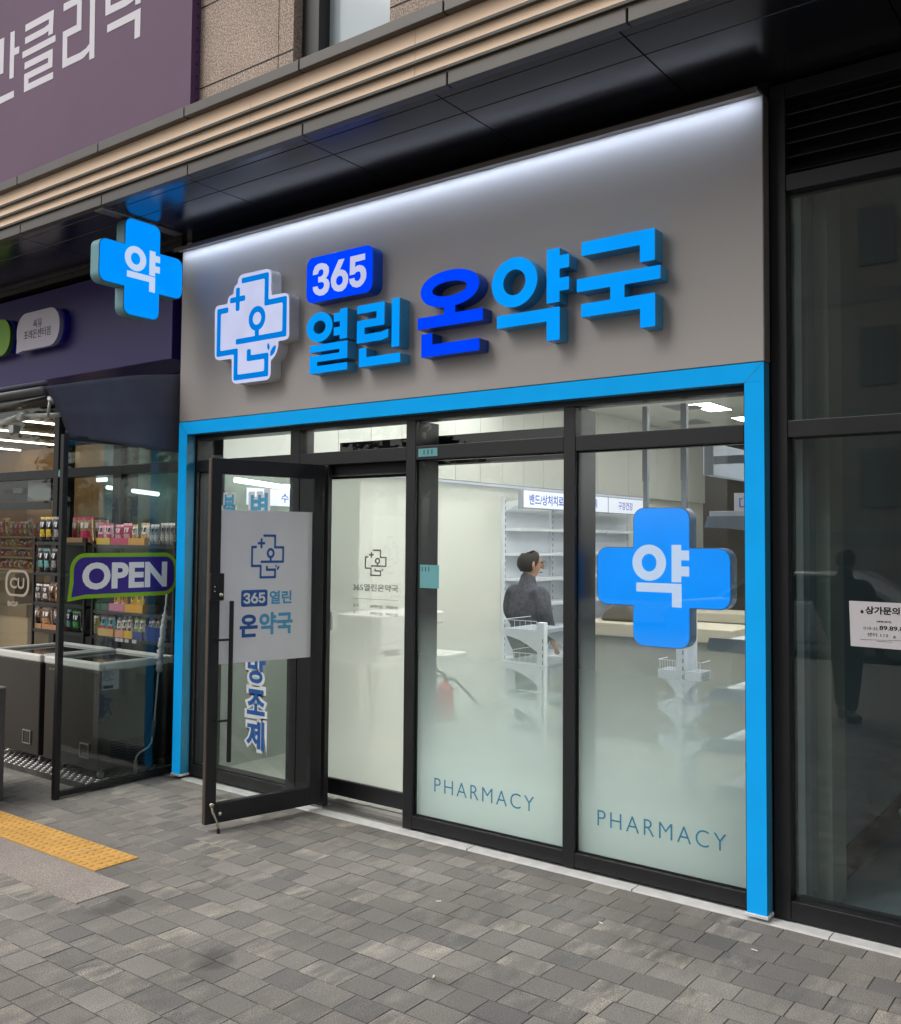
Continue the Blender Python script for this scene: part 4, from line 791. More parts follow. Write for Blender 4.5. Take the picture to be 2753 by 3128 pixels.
# cross inside the right window
WYc = .235
l_, r_ = rK(297, 1450, y=WYc).x, rK(1283, 1480, y=WYc).x; tz, bz = rK(770, 962, y=WYc).z, rK(780, 1993, y=WYc).z; al, ar = rK(560, 1100, y=WYc).x, rK(982, 1700, y=WYc).x; at_, ab = rK(600, 1250, y=WYc).z, rK(640, 1685, y=WYc).z
ws = thing('window_cross', 'lit blue cross sign hanging behind the right window pane', 'sign', ((l_+r_)/2, WYc, bz)); cx_, cz_ = (l_+r_)/2, (tz+bz)/2
case(FRONT(WYc+.075), _cr(cx_, cz_, (r_-l_)/2, (tz-bz)/2, (ar-al)/2, (at_-ab)/2, .062), .075, _cr(cx_, cz_, (r_-l_)/2-.004, (tz-bz)/2-.004, (ar-al)/2-.004, (at_-ab)/2-.004, .058), mCross, mCaseBlue, ws)
a0, a1 = rK(560, 1400, y=WYc).x, rK(975, 1400, y=WYc).x; yak(FRONT(WYc), a0, rK(890, 1697, y=WYc).z, a1-a0, mCrossText, ws)
for c0, c1 in ((640, 677), (920, 964)):
    x0, x1 = rK(c0, 700, y=.28).x, rK(c1, 700, y=.28).x; MB().box(x0+.003, x1-.003, .268, .29, tz-.01, 2.00).box(x0, x1, .264, .294, 1.90, 2.27).build('pole', mShelfGrey, ws, .002)
# ------------------------------------------------------------------ right-hand shop
rs = thing('vacant_shop_front', 'dark empty shop front with black frame right of the blue post', 'shop front', (5.2, .12, 0))
box('frame', mBlack, 3.976, 4.046, .085, .2, .01, 3.62, rs, .003)
for z0, z1, d in ((.01, .092, 0), (2.056, 2.13, .001), (3.136, 3.21, .001), (3.55, 3.62, .001)): box('rail', mBlack, 4.0465, 6.5, .086+d, .2, z0, z1, rs, .003)
for z0, z1 in ((.092, 2.056), (2.13, 3.136)): box('pane', mGlassDark, 4.046, 6.5, .125, .131, z0, z1, rs)
lv = MB()
for k in range(5): z = 3.226+k*.064; lv.add([(4.047, .10, z), (6.5, .10, z), (6.5, .16, z+.05), (4.047, .16, z+.05), (4.047, .103, z-.004), (6.5, .103, z-.004), (6.5, .163, z+.046), (4.047, .163, z+.046)], [(0, 1, 2, 3), (7, 6, 5, 4), (0, 4, 5, 1)])
lv.build('louvre', mBlack, rs); box('louvre_back', mBlack2, 4.047, 6.5, .18, .2, 3.21, 3.55, rs)
mVac = M('bare_plaster', S(122, 130, 132), .85, var=.08, nscale=2); mVacF = M('vacant_floor', S(126, 132, 134), .6, var=.1, nscale=2)
tag(box('vacant_floor', mVacF, 4.08, 7.99, .21, 5, -.02, .02), kind='structure'); tag(box('vacant_ceiling', mVac, 4.08, 7.99, .21, 5, 3.56, 3.6), kind='structure')
vw = thing('vacant_wall', 'bare grey walls with a black skirting inside the empty shop', 'wall', (4.1, 2, 0)); box('wall_face', mVac, 4.076, 4.10, .2, 5, .02, 3.56, vw); box('wall_face', mVac, 4.1005, 7.99, 4.9, 5, .02, 3.56, vw)
MB().box(4.1005, 4.115, .55, 4.9, .021, .17).build('skirting', mBlack2, vw); box('corner_strip', M('pale_strip', S(150, 152, 142), .7), 4.1005, 4.16, .30, .52, .021, 3.5, vw)
nt_ = thing('notice_paper', 'white letting notice with a phone number taped inside the dark window', 'notice', (4.4, .12, 1.27))
pts = [rX(300, 578, y=.122), rX(335, 1518, y=.122)]; xr = 4.62; zt, zb2 = pts[0].z, pts[1].z
MB().prism([(pts[0].x, .1215, zt), (xr, .1215, zt-.002), (xr, .1215, zb2-.004), (pts[1].x, .1215, zb2)], (0, .001, 0)).build('sheet', mPaper, nt_)
def ntext(body, c0, c1, bold, xend=None):
    a, b = rX(*c0, y=.1214), rX(*c1, y=.1214); text('lettering', body, a.x, xend or b.x, b.z, a.z, FRONT(.1213), .0004, [mInk], nt_, bold)
ntext('♣', (535, 765), (605, 845), 0); ua = rX(635, 700, y=.1214).x; ub = rX(1000, 700, y=.1214).x; ntext('상가문의', (635, 690), (1000, 872), .035, ua+(ub-ua)*4/2.05)
ntext('(매매,임대)', (870, 990), (1180, 1055), .02); ntext('010-35.', (600, 1118), (918, 1195), .0); ntext('89.89.89', (930, 1098), (1383, 1215), .02, rX(1383, 1150, y=.1214).x+.025)
ntext('센터 112', (675, 1240), (1115, 1345), .0); ntext('호', (1212, 1310), (1275, 1365), .01)
for c0, c1 in (((530, 1382), (1400, 1410)), ((870, 1420), (1200, 1440))):
    a, b = rX(*c0, y=.1213), rX(*c1, y=.1213); MB().prism([(a.x, .1213, a.z), (b.x, .1213, b.z), (b.x, .1213, b.z-.0012), (a.x, .1213, a.z-.0012)], (0, -.0003, 0)).build('rule', mInk, nt_)
bq = rS(606, 1305, y=1.0); bu = MB().lathe([(.0, 0), (.10, 0), (.12, .28), (.13, .29), (.125, .30), (.11, .29), (.09, .02), (0, .02)], (bq.x+.13, 1.0, .02), 24).build('bucket', mWhitePaint, None, 0, True); tag(bu, 'white bucket on the floor of the empty shop', 'bucket')
# ------------------------------------------------------------------ purple banner on the stone wall
pb = thing('wall_banner', 'large dusty purple banner with white lettering on the stone wall', 'banner', (-1.6, -.7, 4.03))
xr = rA(1107, 300, y=-.744).x
MB().add([(-3.6, -.744, 3.967), (xr, -.744, 3.967), (xr, -.744, 6.2), (-3.6, -.744, 6.2), (-3.6, -.682, 3.967), (xr, -.682, 3.967), (xr, -.682, 6.2), (-3.6, -.682, 6.2)], [(0, 1, 2, 3)], 0).add([(xr, -.744, 3.967), (xr, -.682, 3.967), (xr, -.682, 6.2), (xr, -.744, 6.2)], [(0, 1, 2, 3)], 1).build('banner_sheet', [mBanner, mBannerSide], pb)
rv = MB()
for k in range(14): z = 4.07+k*.07; rv.lathe([(.006, 0), (.004, .004), (0, .005)], (0, 0, 0), 8); m = Matrix.Translation((xr+.0005, -.705, z)) @ Matrix.Rotation(math.pi/2, 4, 'Y'); rv.v[-24:] = [tuple(m @ Vector(v)) for v in rv.v[-24:]]
rv.build('rivet', mBlack2, pb)
for lp in ([(-6, 476), (52, 447), (40, 872), (-6, 893)], [(127, 388), (178, 367), (174, 577), (233, 548), (230, 633), (170, 662), (163, 925), (113, 945)], [(-40, 1180), (167, 1080), (166, 1160), (-40, 1262)],
           [(306, 297), (644, 113), (632, 398), (577, 427), (581, 366), (540, 402), (300, 530), (302, 450), (530, 330), (585, 285), (586, 228), (303, 382)], [(270, 622), (664, 415), (664, 493), (268, 700)],
           [(296, 750), (632, 580), (627, 798), (341, 942), (341, 1000), (635, 857), (635, 937), (287, 1105), (290, 888), (575, 748), (576, 687), (293, 832)],
           [(762, 45), (980, -65), (972, 357), (805, 442), (803, 700), (960, 628), (1030, 575), (1070, 520), (1080, -120), (1140, -150), (1127, 688), (1066, 717), (1068, 610), (1000, 690), (960, 715), (745, 818), (752, 382), (918, 295), (923, 48), (760, 137)],
           [(1262, -40), (1325, -70), (1322, 68), (1520, -25), (1605, -75), (1605, -5), (1560, 35), (1510, 70), (1260, 192)], [(1620, -100), (1685, -130), (1682, 32), (1617, 63)], [(1283, 300), (1682, 93), (1674, 435), (1607, 468), (1612, 225), (1280, 392)]):
    shape('lettering', [px2(LG, lp, y=-.746)], FRONT(-.7442), .0018, [mBannerText], pb)
# ------------------------------------------------------------------ convenience store front
cs = thing('convenience_store_front', 'neighbouring convenience store with a purple fascia and dark framed glass', 'shop front', (-3, .4, 0))
FY = .05; fxr = rD(1572, 1185, y=FY).x; fz0 = rD(1570, 1185, y=FY).z; fz1 = rD(820, 462, y=FY).z
box('fascia', mPurple, -9, fxr, FY, .44, fz0, min(fz1, 3.60), cs, .004); box('fascia_end', mPurple, fxr+.001, -.055, FY+.07, .44, fz0+.03, 3.60, cs)
box('fascia_lip', mBlack, -9, -.055, FY-.02, .44, 3.603, 3.644, cs); box('lintel', mBlack, -9, -.055, .46, .72, 2.80, 3.64, cs); box('lintel', mBlack, -9, -.055, .441, .4595, 2.805, fz0+.02, cs)
gz = .45
for x0, x1 in ((-.11, -.055), (-1.42, -1.305), (-2.29, -2.214), (-3.9, -3.82), (-6.0, -5.92)): box('mullion', mBlack, x0, x1, gz, gz+.16, .02, 2.80, cs, .003)
ed_ = [-9, -6.0, -3.9, -2.29, -1.42, -.11]
for a, b in zip(ed_, ed_[1:]):
    a = a if a == -9 else {-6.0: -5.92, -3.9: -3.82, -2.29: -2.214, -1.42: -1.305}[a]
    box('transom', mBlack, a, b, gz+.001, gz+.12, 2.105, 2.18, cs, .003); box('pane', mGlassPart, a, b, gz+.03, gz+.036, .02, 2.105, cs); box('pane', mGlassPart, a, b, gz+.03, gz+.036, 2.18, 2.80, cs)
tp_ = box('number_plate', mTealPlate, *(rE(540, 860, y=gz).x, rE(588, 915, y=gz).x), gz-.004, gz-.001, rE(560, 915, y=gz).z, rE(560, 860, y=gz).z, cs)
blx = rE(952, 900, y=.70).x; box('blank_panel', M('blank_panel', S(148, 170, 166), .5, var=.04), blx, -.11, .70, .71, .02, 2.79, cs)
rdoor = box('header_board', M('header_board', S(46, 44, 46), .25), rE(-200, 960, y=.52).x, rE(478, 960, y=.52).x, .52, .56, rE(200, 1142, y=.52).z, rE(200, 955, y=.52).z, cs)
box('poster', mPaper, rE(262, 960, y=.515).x, rE(470, 960, y=.515).x, .512, .5195, rE(350, 1138, y=.515).z, rE(350, 948, y=.515).z, cs)
box('dark_band', mBlackPlastic, rE(-200, 1180, y=.53).x, rE(455, 1180, y=.53).x, .53, .55, rE(200, 1222, y=.53).z, rE(200, 1150, y=.53).z, cs)
tl = thing('reflected_tube', 'white glowing stand-in for a tube reflected in the wind screen', 'light', (-.9, .56, 2.0)); a, b = rE(985, 1016, y=.56), rE(1448, 1078, y=.56); MB().tube([a, b], .017, 10).build('tube', mTube, tl, 0, True); a, b = rE(890, 950, y=.57), rE(985, 925, y=.57); box('reflected_tube_end', mTube, a.x, b.x, .56, .575, a.z-.015, b.z, tl, .006)  # glowing bars added where the wind screen only mirrors a tube
# speech bubble signs
def bubble(name, lab, x0, x1, z0, z1, m, ms, txt):
    r = thing(name, lab, 'sign', ((x0+x1)/2, FY-.04, z0)); R0 = (z1-z0)*.46
    lp = rrect(x0, x1, z0, z1, R0, 10); shape('backing', [rrect(x0+.03, x1+.02, z0+.02, z1-.0, R0*.9, 10)], FRONT(FY), .045, [mBubbleSide], r)
    shape('plate', [lp], FRONT(FY-.045), .035, [m, ms], r, .004); shape('tail', [[[x0+.005, z0+.10], [x0-.002, z0-.012], [x0+.11, z0+.006]]], FRONT(FY-.046), .033, [m, ms], r)
    for body, a, b in txt: p, q = LH(*a, y=FY-.08), LH(*b, y=FY-.08); text('lettering', body, p.x, q.x, (p.z+q.z)/2-.001-abs(q.x-p.x)*0-.035, (p.z+q.z)/2+.035, FRONT(FY-.08), .001, [mInk], r, .0)
bb = [LH(a, b, y=FY-.08) for a, b in ((385, 900), (1365, 650), (915, 352), (900, 1215))]
bubble('speech_bubble_sign', 'white speech bubble sign with two lines of dark lettering', bb[0].x, bb[1].x, bb[3].z, bb[2].z, mBubble, M('bubble_rim', S(150, 150, 185), .4), (('씨유', (765, 655), (965, 635)), ('포레온센터점', (555, 920), (1155, 832))))
gb_ = LH(235, 900, y=FY-.08).x; bubble('speech_bubble_sign', 'lime green speech bubble sign cut by the left picture edge', gb_-.7, gb_, bb[3].z, bb[2].z, mGreen, M('green_rim', S(60, 96, 20), .4), ())
# store interior
tag(box('store_floor', mFloorInt, -9, -.06, .47, 3.4, -.02, .019), kind='structure'); tag(box('store_ceiling', M('store_ceiling', S(120, 104, 92), .8), -9, -.06, .81, 3.4, 2.75, 2.80), kind='structure')
sw = thing('store_wall', 'tan panelled rear wall inside the convenience store', 'wall', (-5, 2.8, 0)); tw = MB(); x = -9.0
while x < -.1: tw.box(x+.003, min(x+.42, -.06)-.003, 2.72, 2.76, .02, 2.749); x += .42
tw.build('tan_panel', mTan, sw); box('wall_backing', mDarkWall, -9, -.06, 2.761, 2.80, .02, 2.749, sw); box('side_wall', mTan, -9.05, -9, .8, 2.7, .02, 2.749, sw)
l0 = None
for k, x in enumerate((-2.78, -3.6, -4.6, -5.6, -6.7)):
    if l0 is None:
        l0 = thing('strip_light', 'long warm strip light on the convenience store ceiling', 'ceiling light', (x, 1.7, 2.745), 'strip lights in the store'); box('lamp', mWarm, x-.013, x+.013, .85, 2.6, 2.728, 2.742, l0); box('housing', mRack, x-.03, x+.03, .83, 2.62, 2.743, 2.749, l0)
    else: dup(l0, (x, 1.7, 2.745))
# open sign sticker, partition
gp = thing('glass_partition', 'tall black framed glass wind screen beside the chest freezers with an OPEN sticker', 'partition', (-.11, -.35, 0))
box('frame_post', mBlackPlastic, -.128, -.092, -.79, -.755, .0, 2.235, gp, .002); box('frame_rail', mBlackPlastic, -.127, -.093, -.7545, .30, .012, .045, gp, .002); box('frame_rail', mBlackPlastic, -.127, -.093, -.7545, .30, 2.20, 2.235, gp, .002)
box('pane', mGlassPart, -.113, -.107, -.754, .30, .046, 2.199, gp)
F_ = lambda a, b: rF(a, b, x=-.105)
y0, y1 = F_(548, 130).y, F_(1384, 150).y; z1, z0 = F_(900, -28).z, F_(900, 318).z
st_ = shape('open_sticker', [rrect(y0, y1, z0, z1, .105, 10)], SIDE(-.1068), .0008, [mOpenGreen], gp); shape('sticker_tail', [[[y0+.0, z0+.115], [y0-.014, z0-.014], [y0+.12, z0+.004]]], SIDE(-.1067), .0008, [mOpenGreen], st_)
shape('sticker_field', [rrect(y0+.026, y1-.026, z0+.026, z1-.026, .08, 10)], SIDE(-.1058), .0008, [mOpenPurple], st_); shape('sticker_field', [[[y0+.027, z0+.11], [y0+.012, z0+.011], [y0+.12, z0+.027]]], SIDE(-.10501), .0002, [mOpenPurple], st_)
text('sticker_word', 'OPEN', F_(643, 150).y, F_(1304, 130).y, (F_(745, 260).z+F_(1270, 235).z)/2, (F_(740, 45).z+F_(1270, 38).z)/2, SIDE(-.1052), .0008, [mOpenWhite], st_, .04)
# awning side curtain and roller
aw = thing('awning', 'dark grey fabric awning side curtain hanging above the glass wind screen', 'awning', (-.11, -.3, 2.5))
top = [(-.934, 2.511), (-.60, 2.60), (-.30, 2.672), (.086, 2.735), (.33, 2.78)]; bot = [(-.752, 2.222), (-.495, 2.216), (-.30, 2.20), (.09, 2.185), (.33, 2.17)]; edge = [(-.934, 2.511), (-.893, 2.46), (-.848, 2.391), (-.802, 2.302), (-.752, 2.222)]
vs = []; nr, nc = 15, 26
def lerp(pl, t):
    t *= len(pl)-1; i = min(int(t), len(pl)-2); a = t-i; return (pl[i][0]*(1-a)+pl[i+1][0]*a, pl[i][1]*(1-a)+pl[i+1][1]*a)
for i in range(nr):
    for j in range(nc):
        t, s = i/(nr-1), j/(nc-1); a = lerp(top, s); b = lerp(bot, s); e = lerp(edge, t); y = a[0]*(1-t)+b[0]*t; z = a[1]*(1-t)+b[1]*t
        wgt = (1-s)**3; ye = e[0]+(a[0]*0); lin0 = (top[0][0]*(1-t)+bot[0][0]*t, top[0][1]*(1-t)+bot[0][1]*t); y += (e[0]-lin0[0])*wgt; z += (e[1]-lin0[1])*wgt
        fold = .010*math.exp(-((t-.62+.18*s)/.08)**2)+.006*math.sin(s*9+t*4)*(.3+t)+.007*math.exp(-((s-.16-.1*t)/.05)**2)
        vs.append((-.088+fold, y, z))
fs = [(i*nc+j, i*nc+j+1, (i+1)*nc+j+1, (i+1)*nc+j) for i in range(nr-1) for j in range(nc-1)]
cur = MB().add(vs, fs).build('side_curtain', mFabric, aw, 0, True); so = cur.modifiers.new('s', 'SOLIDIFY'); so.thickness = .002
MB().tube([(-3.2, -.93, 2.492), (-.10, -.93, 2.490)], .026, 14).build('front_tube', mFreezerTop if False else M('tube_grey', S(96, 96, 98), .45, .3), aw, 0, True); MB().tube([(-3.2, -.90, 2.545), (-.12, -.90, 2.543)], .018, 12).build('rolled_fabric', mFabric, aw, 0, True)
mArm = M('awning_arm', S(176, 178, 174), .4, .3)
ap = [rE(-60, 445, y=-.2), rE(190, 372, y=-.2), rE(245, 362, y=-.2), rE(545, 352, y=-.2)]; MB().tube([ap[0], ap[1]], .026, 12).tube([ap[1], ap[2]], .036, 14).tube([ap[2], ap[3]], .018, 10).build('folding_arm', mArm, aw, 0, True)
MB().tube([rE(460, 205, y=-.6), rE(440, 372, y=-.6)], .010, 8).tube([rE(452, 200, y=-.6), rE(475, 235, y=-.6)], .016, 8).build('crank_eye', mArm, aw, 0, True); MB().tube([(-3.2, -.30, 2.60), (-.2, -.30, 2.60)], .022, 10).tube([rE(-40, 290, y=-.7), rE(420, 190, y=-.7)], .012, 8).build('support_bar', mRack, aw, 0, True)
MB().box(ap[1].x-.12, ap[1].x-.05, -.23, -.17, ap[1].z-.12, ap[1].z-.06).build('arm_bracket', mArm, aw, .004)
# crank rod
rd = [F_(1305, 290), F_(1290, 480), F_(1262, 690), F_(1240, 790)]; X_ = -.15
F2 = lambda a, b: rF(a, b, x=X_)
ck = thing('awning_crank', 'white bent crank rod with a wrapped handle leaning behind the wind screen', 'crank', (X_, -.1, .1))
MB().tube([F2(1242, 830), F2(1205, 1280), F2(1183, 1450), F2(1155, 1490), F2(1090, 1530), F2(1066, 1560), F2(1058, 1600)], .0065, 8).build('rod', mFreezerTop, ck, 0, True)
MB().tube([F2(1204, 1280), F2(1190, 1405)], .014, 10).tube([F2(1058, 1592), F2(1047, 1722)], .015, 10).build('grip', mPanelSide, ck, 0, True)
wp = []; wr = []
for k in range(34): t = k/33; wp.append(F2(1238+(1305-1238)*t, 905+(292-905)*t)+Vector((0, random.uniform(-.004, .004), 0))); wr.append((.012+.014*abs(math.sin(k*1.9))*(1-t)**.5+.004*random.random()) if t < .75 else .008)
MB().tube(wp, wr, 10).build('plastic_wrap', M('plastic_wrap', S(200, 200, 206), .3, 0, .6), ck, 0, True)
# checker plate platform
pt = MB().box(-2.2, -.135, -.535, .44, .001, .038)
mPlate = M('checker_plate', S(120, 118, 114), .32, .85, .5, var=.2, nscale=20)
for i in range(62):
    for j in range(20):
        x, y = -2.18+i*.033, -.525+j*.034; s = 1 if (i+j) % 2 else -1; dx, dy = .0125, .0125*s; nx, ny = -.0038*s, .0038
        if x > -.15: continue
        k = len(pt.v); pt.v += [(x-dx, y-dy, .0385), (x+nx, y+ny, .0385), (x+dx, y+dy, .0385), (x-nx, y-ny, .0385), (x-dx*.7, y-dy*.7, .042), (x+nx*.5, y+ny*.5, .042), (x+dx*.7, y+dy*.7, .042), (x-nx*.5, y-ny*.5, .042)]
        fq = [(k+4, k+5, k+6, k+7)]+[(k+a, k+(a+1) % 4, k+(a+1) % 4+4, k+a+4) for a in range(4)]; pt.f += fq; pt.mi += [1]*5
tag(pt.build('checker_plate_ramp', [mPlate, mSteel]), 'steel checker plate step under the chest freezers', 'step')
# freezers
def freezer(x0, x1, lab, first):
    y0, y1 = -.45, .12; r = thing('chest_freezer', lab, 'freezer', ((x0+x1)/2, (y0+y1)/2, .04), 'chest freezers outside the store')
    box('cabinet', mFreezer, x0, x1, y0, y1, .10, .735, r, .006)
    rm = MB().box(x0-.008, x1+.008, y0-.008, y0+.03, .736, .79).box(x0-.008, x1+.008, y1-.03, y1+.008, .736, .79).box(x0-.008, x0+.03, y0+.0305, y1-.0305, .736, .79).box(x1-.03, x1+.008, y0+.0305, y1-.0305, .736, .79); rm.build('lid_frame', mFreezerTop, r, .012)
    box('glass_lid', M('lid_glass', (.012, .014, .015, 1), .08, 0, .6) if first else MATS['lid_glass'], x0+.0305, x1-.0305, y0+.031, y1-.031, .745, .772, r)
    hx0, hx1 = x1-.185, x1-.095; box('drain_hatch', mFreezer, hx0, hx1, y0-.006, y0-.0005, .175, .255, r, .003); MB().box(hx0-.006, hx1+.006, y0-.009, y0-.0006, .255, .262).box(hx0-.006, hx1+.006, y0-.009, y0-.0006, .168, .175).box(hx0-.006, hx0, y0-.009, y0-.0006, .1751, .2549).box(hx1, hx1+.006, y0-.009, y0-.0006, .1751, .2549).build('hatch_frame', mSteel, r)
    vt = MB()
    for row in range(8):
        for c in range(3): vt.box(x1, x1+.003, y0+.09+c*.15, y0+.21+c*.15, .14+row*.018, .147+row*.018)
    vt.build('vent_slots', mBlack2, r)
    for sx in (x0+.05, x1-.05):
        for sy_ in (y0+.05, y1-.05): MB().tube([(sx, sy_, .10), (sx, sy_, .075)], .011, 8).tube([(sx-.011, sy_+.008, .064), (sx+.011, sy_+.008, .064)], .0215, 14).build('caster', mSteel if sx > x1-.06 else mBlackPlastic, r)
    if first:
        es = MB().add([tuple(rF(a, b, x=x1+.0015)) for a, b in ((798, 884), (930, 872), (928, 1032), (797, 1047))], [(0, 1, 2, 3)]).build('energy_label', M('energy_label', S(150, 152, 156), .6), r)
        lb = MB()
        for k in range(6): p = rF(808, 905+k*13, x=x1+.002); lb.box(x1+.0017, x1+.002, p.y, p.y+.045+.02*(k % 3), p.z-.0012, p.z+.0012)
        p = rF(806, 1035, x=x1+.002); lb.box(x1+.0017, x1+.002, p.y, p.y+.075, p.z, p.z+.02); lb.build('label_print', mInk, es)
        text('maker_plate', 'STAGE' if False else 'BLUE', x0+.05, x0+.115, .70, .712, FRONT(y0-.0005), .001, [mSteel], r)
freezer(-.805, -.17, 'dark grey chest freezer with a white lid frame just behind the wind screen', True); freezer(-1.50, -.868, 'dark grey chest freezer with a white lid frame left of the screen post', False)
# grey cabinet at the left edge
cb = thing('grey_cabinet', 'dark grey metal box standing on the pavement at the left picture edge', 'box', (-.62, -1.3, 0)); box('cabinet_body', M('cabinet_grey', S(88, 84, 86), .5, .2, var=.05), -.95, -.325, -1.55, -.985, .0, .672, cb, .004); box('cabinet_top', mPanelSide, -.955, -.322, -1.555, -.982, .673, .686, cb, .003)
# ------------------------------------------------------------------ snack racks and goods
def rack(x0, x1, y0, y1, levels, lab):
    r = thing('snack_rack', lab, 'rack', ((x0+x1)/2, (y0+y1)/2, .04))
    for x in (x0, x1):
        for y in (y0, y1): box('post', mRack, x-.009, x+.009, y-.009, y+.009, .04, levels[0]+.03, r)
    for z in levels: MB().box(x0+.0095, x1-.0095, y0-.006, y1+.006, z-.025, z).build('shelf', mRack, r, .002)
    box('back_mesh', mBlackPlastic, x0+.01, x1-.01, y1-.012, y1-.008, .3, levels[0]-.03, r); return r
RY = .17
rack(-1.19, -.215, RY-.02, .42, [1.545, 1.30, 1.052, .862, .5], 'black wire snack rack behind the right chest freezer, seen through the wind screen')
rack(-2.02, -1.30, RY-.02, .42, [1.56, 1.315, 1.075, .862, .5], 'black wire snack rack left of the wind screen post')
BM = {}
def bag_mesh(w, h, d, c1, c2, cap):
    key = (round(w, 2), round(h, 2), c1, c2, cap)
    if key in BM: return BM[key]
    nu, nv = 8, 10; v = []; f = []; mi = []
    for side in (-1, 1):
        for j in range(nv+1):
            for i in range(nu+1):
                u, t = i/nu*2-1, j/nv; prof = (1-abs(u)**2.6)*(math.sin(math.pi*min(1, t*.9+.12))**.7 if t < .97 else .05); cr = .0022*math.sin(i*2.1+j*1.3)
                v.append((u*w/2*(1-.10*math.sin(math.pi*t)), side*(d/2*prof+cr*(prof > .1)), t*h))
    s = (nu+1)*(nv+1)
    for k in (0, 1):
        for j in range(nv):
            for i in range(nu):
                a = k*s+j*(nu+1)+i; q = (a, a+1, a+nu+2, a+nu+1); f.append(q if k == 0 else q[::-1])
                u, t = (i+.5)/nu, (j+.5)/nv; mi.append(2 if .58 < t < .8 and .12 < u < .88 and (i*7+j*3) % 3 else (1 if (.15 < t < .52 and .12 < u < .88) or t > .93 else 0))
    for j in range(nv):
        for e in (0, nu): a = j*(nu+1)+e; f.append((a, a+nu+1, s+a+nu+1, s+a))
    f += [tuple(range(0, nu+1))+tuple(range(s+nu, s-1, -1))]; mi += [0]*(len(f)-len(mi))
    mb = MB(); mb.v, mb.f, mb.mi = v, f, mi
    if cap: mb.tube([(0, 0, h*.96), (0, 0, h*1.12)], .010, 10, 3)
    def gm(c): n = 'wrap_%d_%d_%d' % c; return MATS.get(n) or M(n, S(*c), .28, .1, .6, var=.4, nscale=38, bump=.25, bscale=40)
    o = mb.build('snack_bag', [gm(c1), gm(c2), mVinylWhite if sum(c1) < 420 else mInk, mVinylWhite], None, 0, True); me = o.data; bpy.data.objects.remove(o); BM[key] = me; return me
def bags(reg, y, base_z, items, label, group, h_=None, depth=.05, cap=False, rot=0.0):
    for l, r_, tp, c1, c2 in items:
        a, b = reg(l, tp, y=y), reg(r_, tp, y=y); me = bag_mesh(round(b.x-a.x, 2), round((h_ or a.z-base_z), 2), depth, c1, c2, cap)
        o = bpy.data.objects.new('snack_bag', me); COL.objects.link(o); o.location = ((a.x+b.x)/2, y+depth/2+random.uniform(0, .01), base_z+.001); o.rotation_euler = (random.uniform(.02, .1)+rot, 0, random.uniform(-.08, .08)); tag(o, label, 'snack bag', group)
def tray(reg, y, l, r_, base_z, h, col, lab):
    a, b = reg(l, 1500, y=y), reg(r_, 1500, y=y); n = 'tray_%d_%d_%d' % col; m = MATS.get(n) or M(n, S(*col), .6, var=.06)
    o = MB().box(a.x, b.x, y-.012, y-.009, base_z, base_z+h).box(a.x, b.x, y-.0085, y+.13, base_z, base_z+.003).box(a.x, a.x+.003, y-.0085, y+.13, base_z+.0035, base_z+h).box(b.x-.003, b.x, y-.0085, y+.13, base_z+.0035, base_z+h).build('display_tray', m); tag(o, lab, 'tray', 'display trays on the snack racks')
PK, MG, WT, OR, GR, KR, BL, YL, TL = (236, 178, 196), (200, 40, 90), (226, 220, 210), (226, 160, 60), (150, 150, 150), (168, 126, 86), (24, 26, 28), (214, 178, 40), (110, 176, 176)
zt = 1.546
bags(rE, RY, zt, [(872, 952, 1342, PK, MG), (960, 1026, 1342, PK, MG)], 'pale pink snack pouch on the top shelf of the right rack', 'pale pink pouches')
bags(rE, RY, zt, [(1034, 1110, 1352, MG, PK), (1116, 1190, 1350, MG, PK)], 'magenta snack pouch on the top shelf of the right rack', 'magenta pouches')
bags(rE, RY, zt, [(1194, 1250, 1352, WT, OR), (1268, 1345, 1345, WT, OR)], 'white and orange snack pouch on the top shelf of the right rack', 'white and orange pouches')
bags(rE, RY, zt, [(1352, 1400, 1350, GR, WT), (1402, 1450, 1350, GR, WT), (1452, 1500, 1348, GR, WT), (1502, 1548, 1348, GR, WT), (1550, 1592, 1346, GR, WT)], 'grey striped packet in the row at the right end of the top shelf', 'grey packets')
bags(rE, RY+.1, zt, [(640, 706, 1292, KR, MG), (850, 975, 1292, KR, BL)], 'brown kraft pouch at the back of the top shelf', 'kraft pouches at the back')
bags(rE, RY, zt, [(715, 838, 1290, KR, MG)], 'broad brown kraft coffee pouch beside the screen post', None)
for l, r_, c, n in ((625, 768, KR, 'kraft brown tray under the coffee pouches'), (888, 1020, YL, 'yellow tray under the pink pouches'), (1028, 1186, MG, 'magenta tray under the magenta pouches'), (1188, 1335, OR, 'orange tray under the white pouches')): tray(rE, RY, l, r_, zt, .05, c, n)
bags(rE, RY, 1.561, [(352, 410, 1292, BL, YL), (408, 470, 1288, BL, YL)], 'black and yellow snack bag on the top shelf of the left rack', 'black and yellow bags')
bags(rE, RY, 1.561, [(478, 532, 1290, BL, GR), (536, 590, 1292, BL, TL)], 'black snack bag with a small pale print near the screen post', 'black bags by the post')
bags(rE, RY, 1.316, [(332, 392, 1575, BL, TL), (396, 450, 1580, BL, TL), (455, 508, 1580, BL, GR), (512, 565, 1580, BL, MG)], 'black and teal snack bag on the second shelf of the left rack', 'black and teal bags')
bags(rF, RY, 1.076, [(262, 310, 215, (70, 66, 66), WT), (315, 365, 212, (92, 66, 44), WT), (372, 420, 205, (120, 78, 44), BL), (424, 468, 205, (92, 66, 44), OR)], 'brown snack bag on the third shelf of the left rack', 'brown bags on the third shelf')
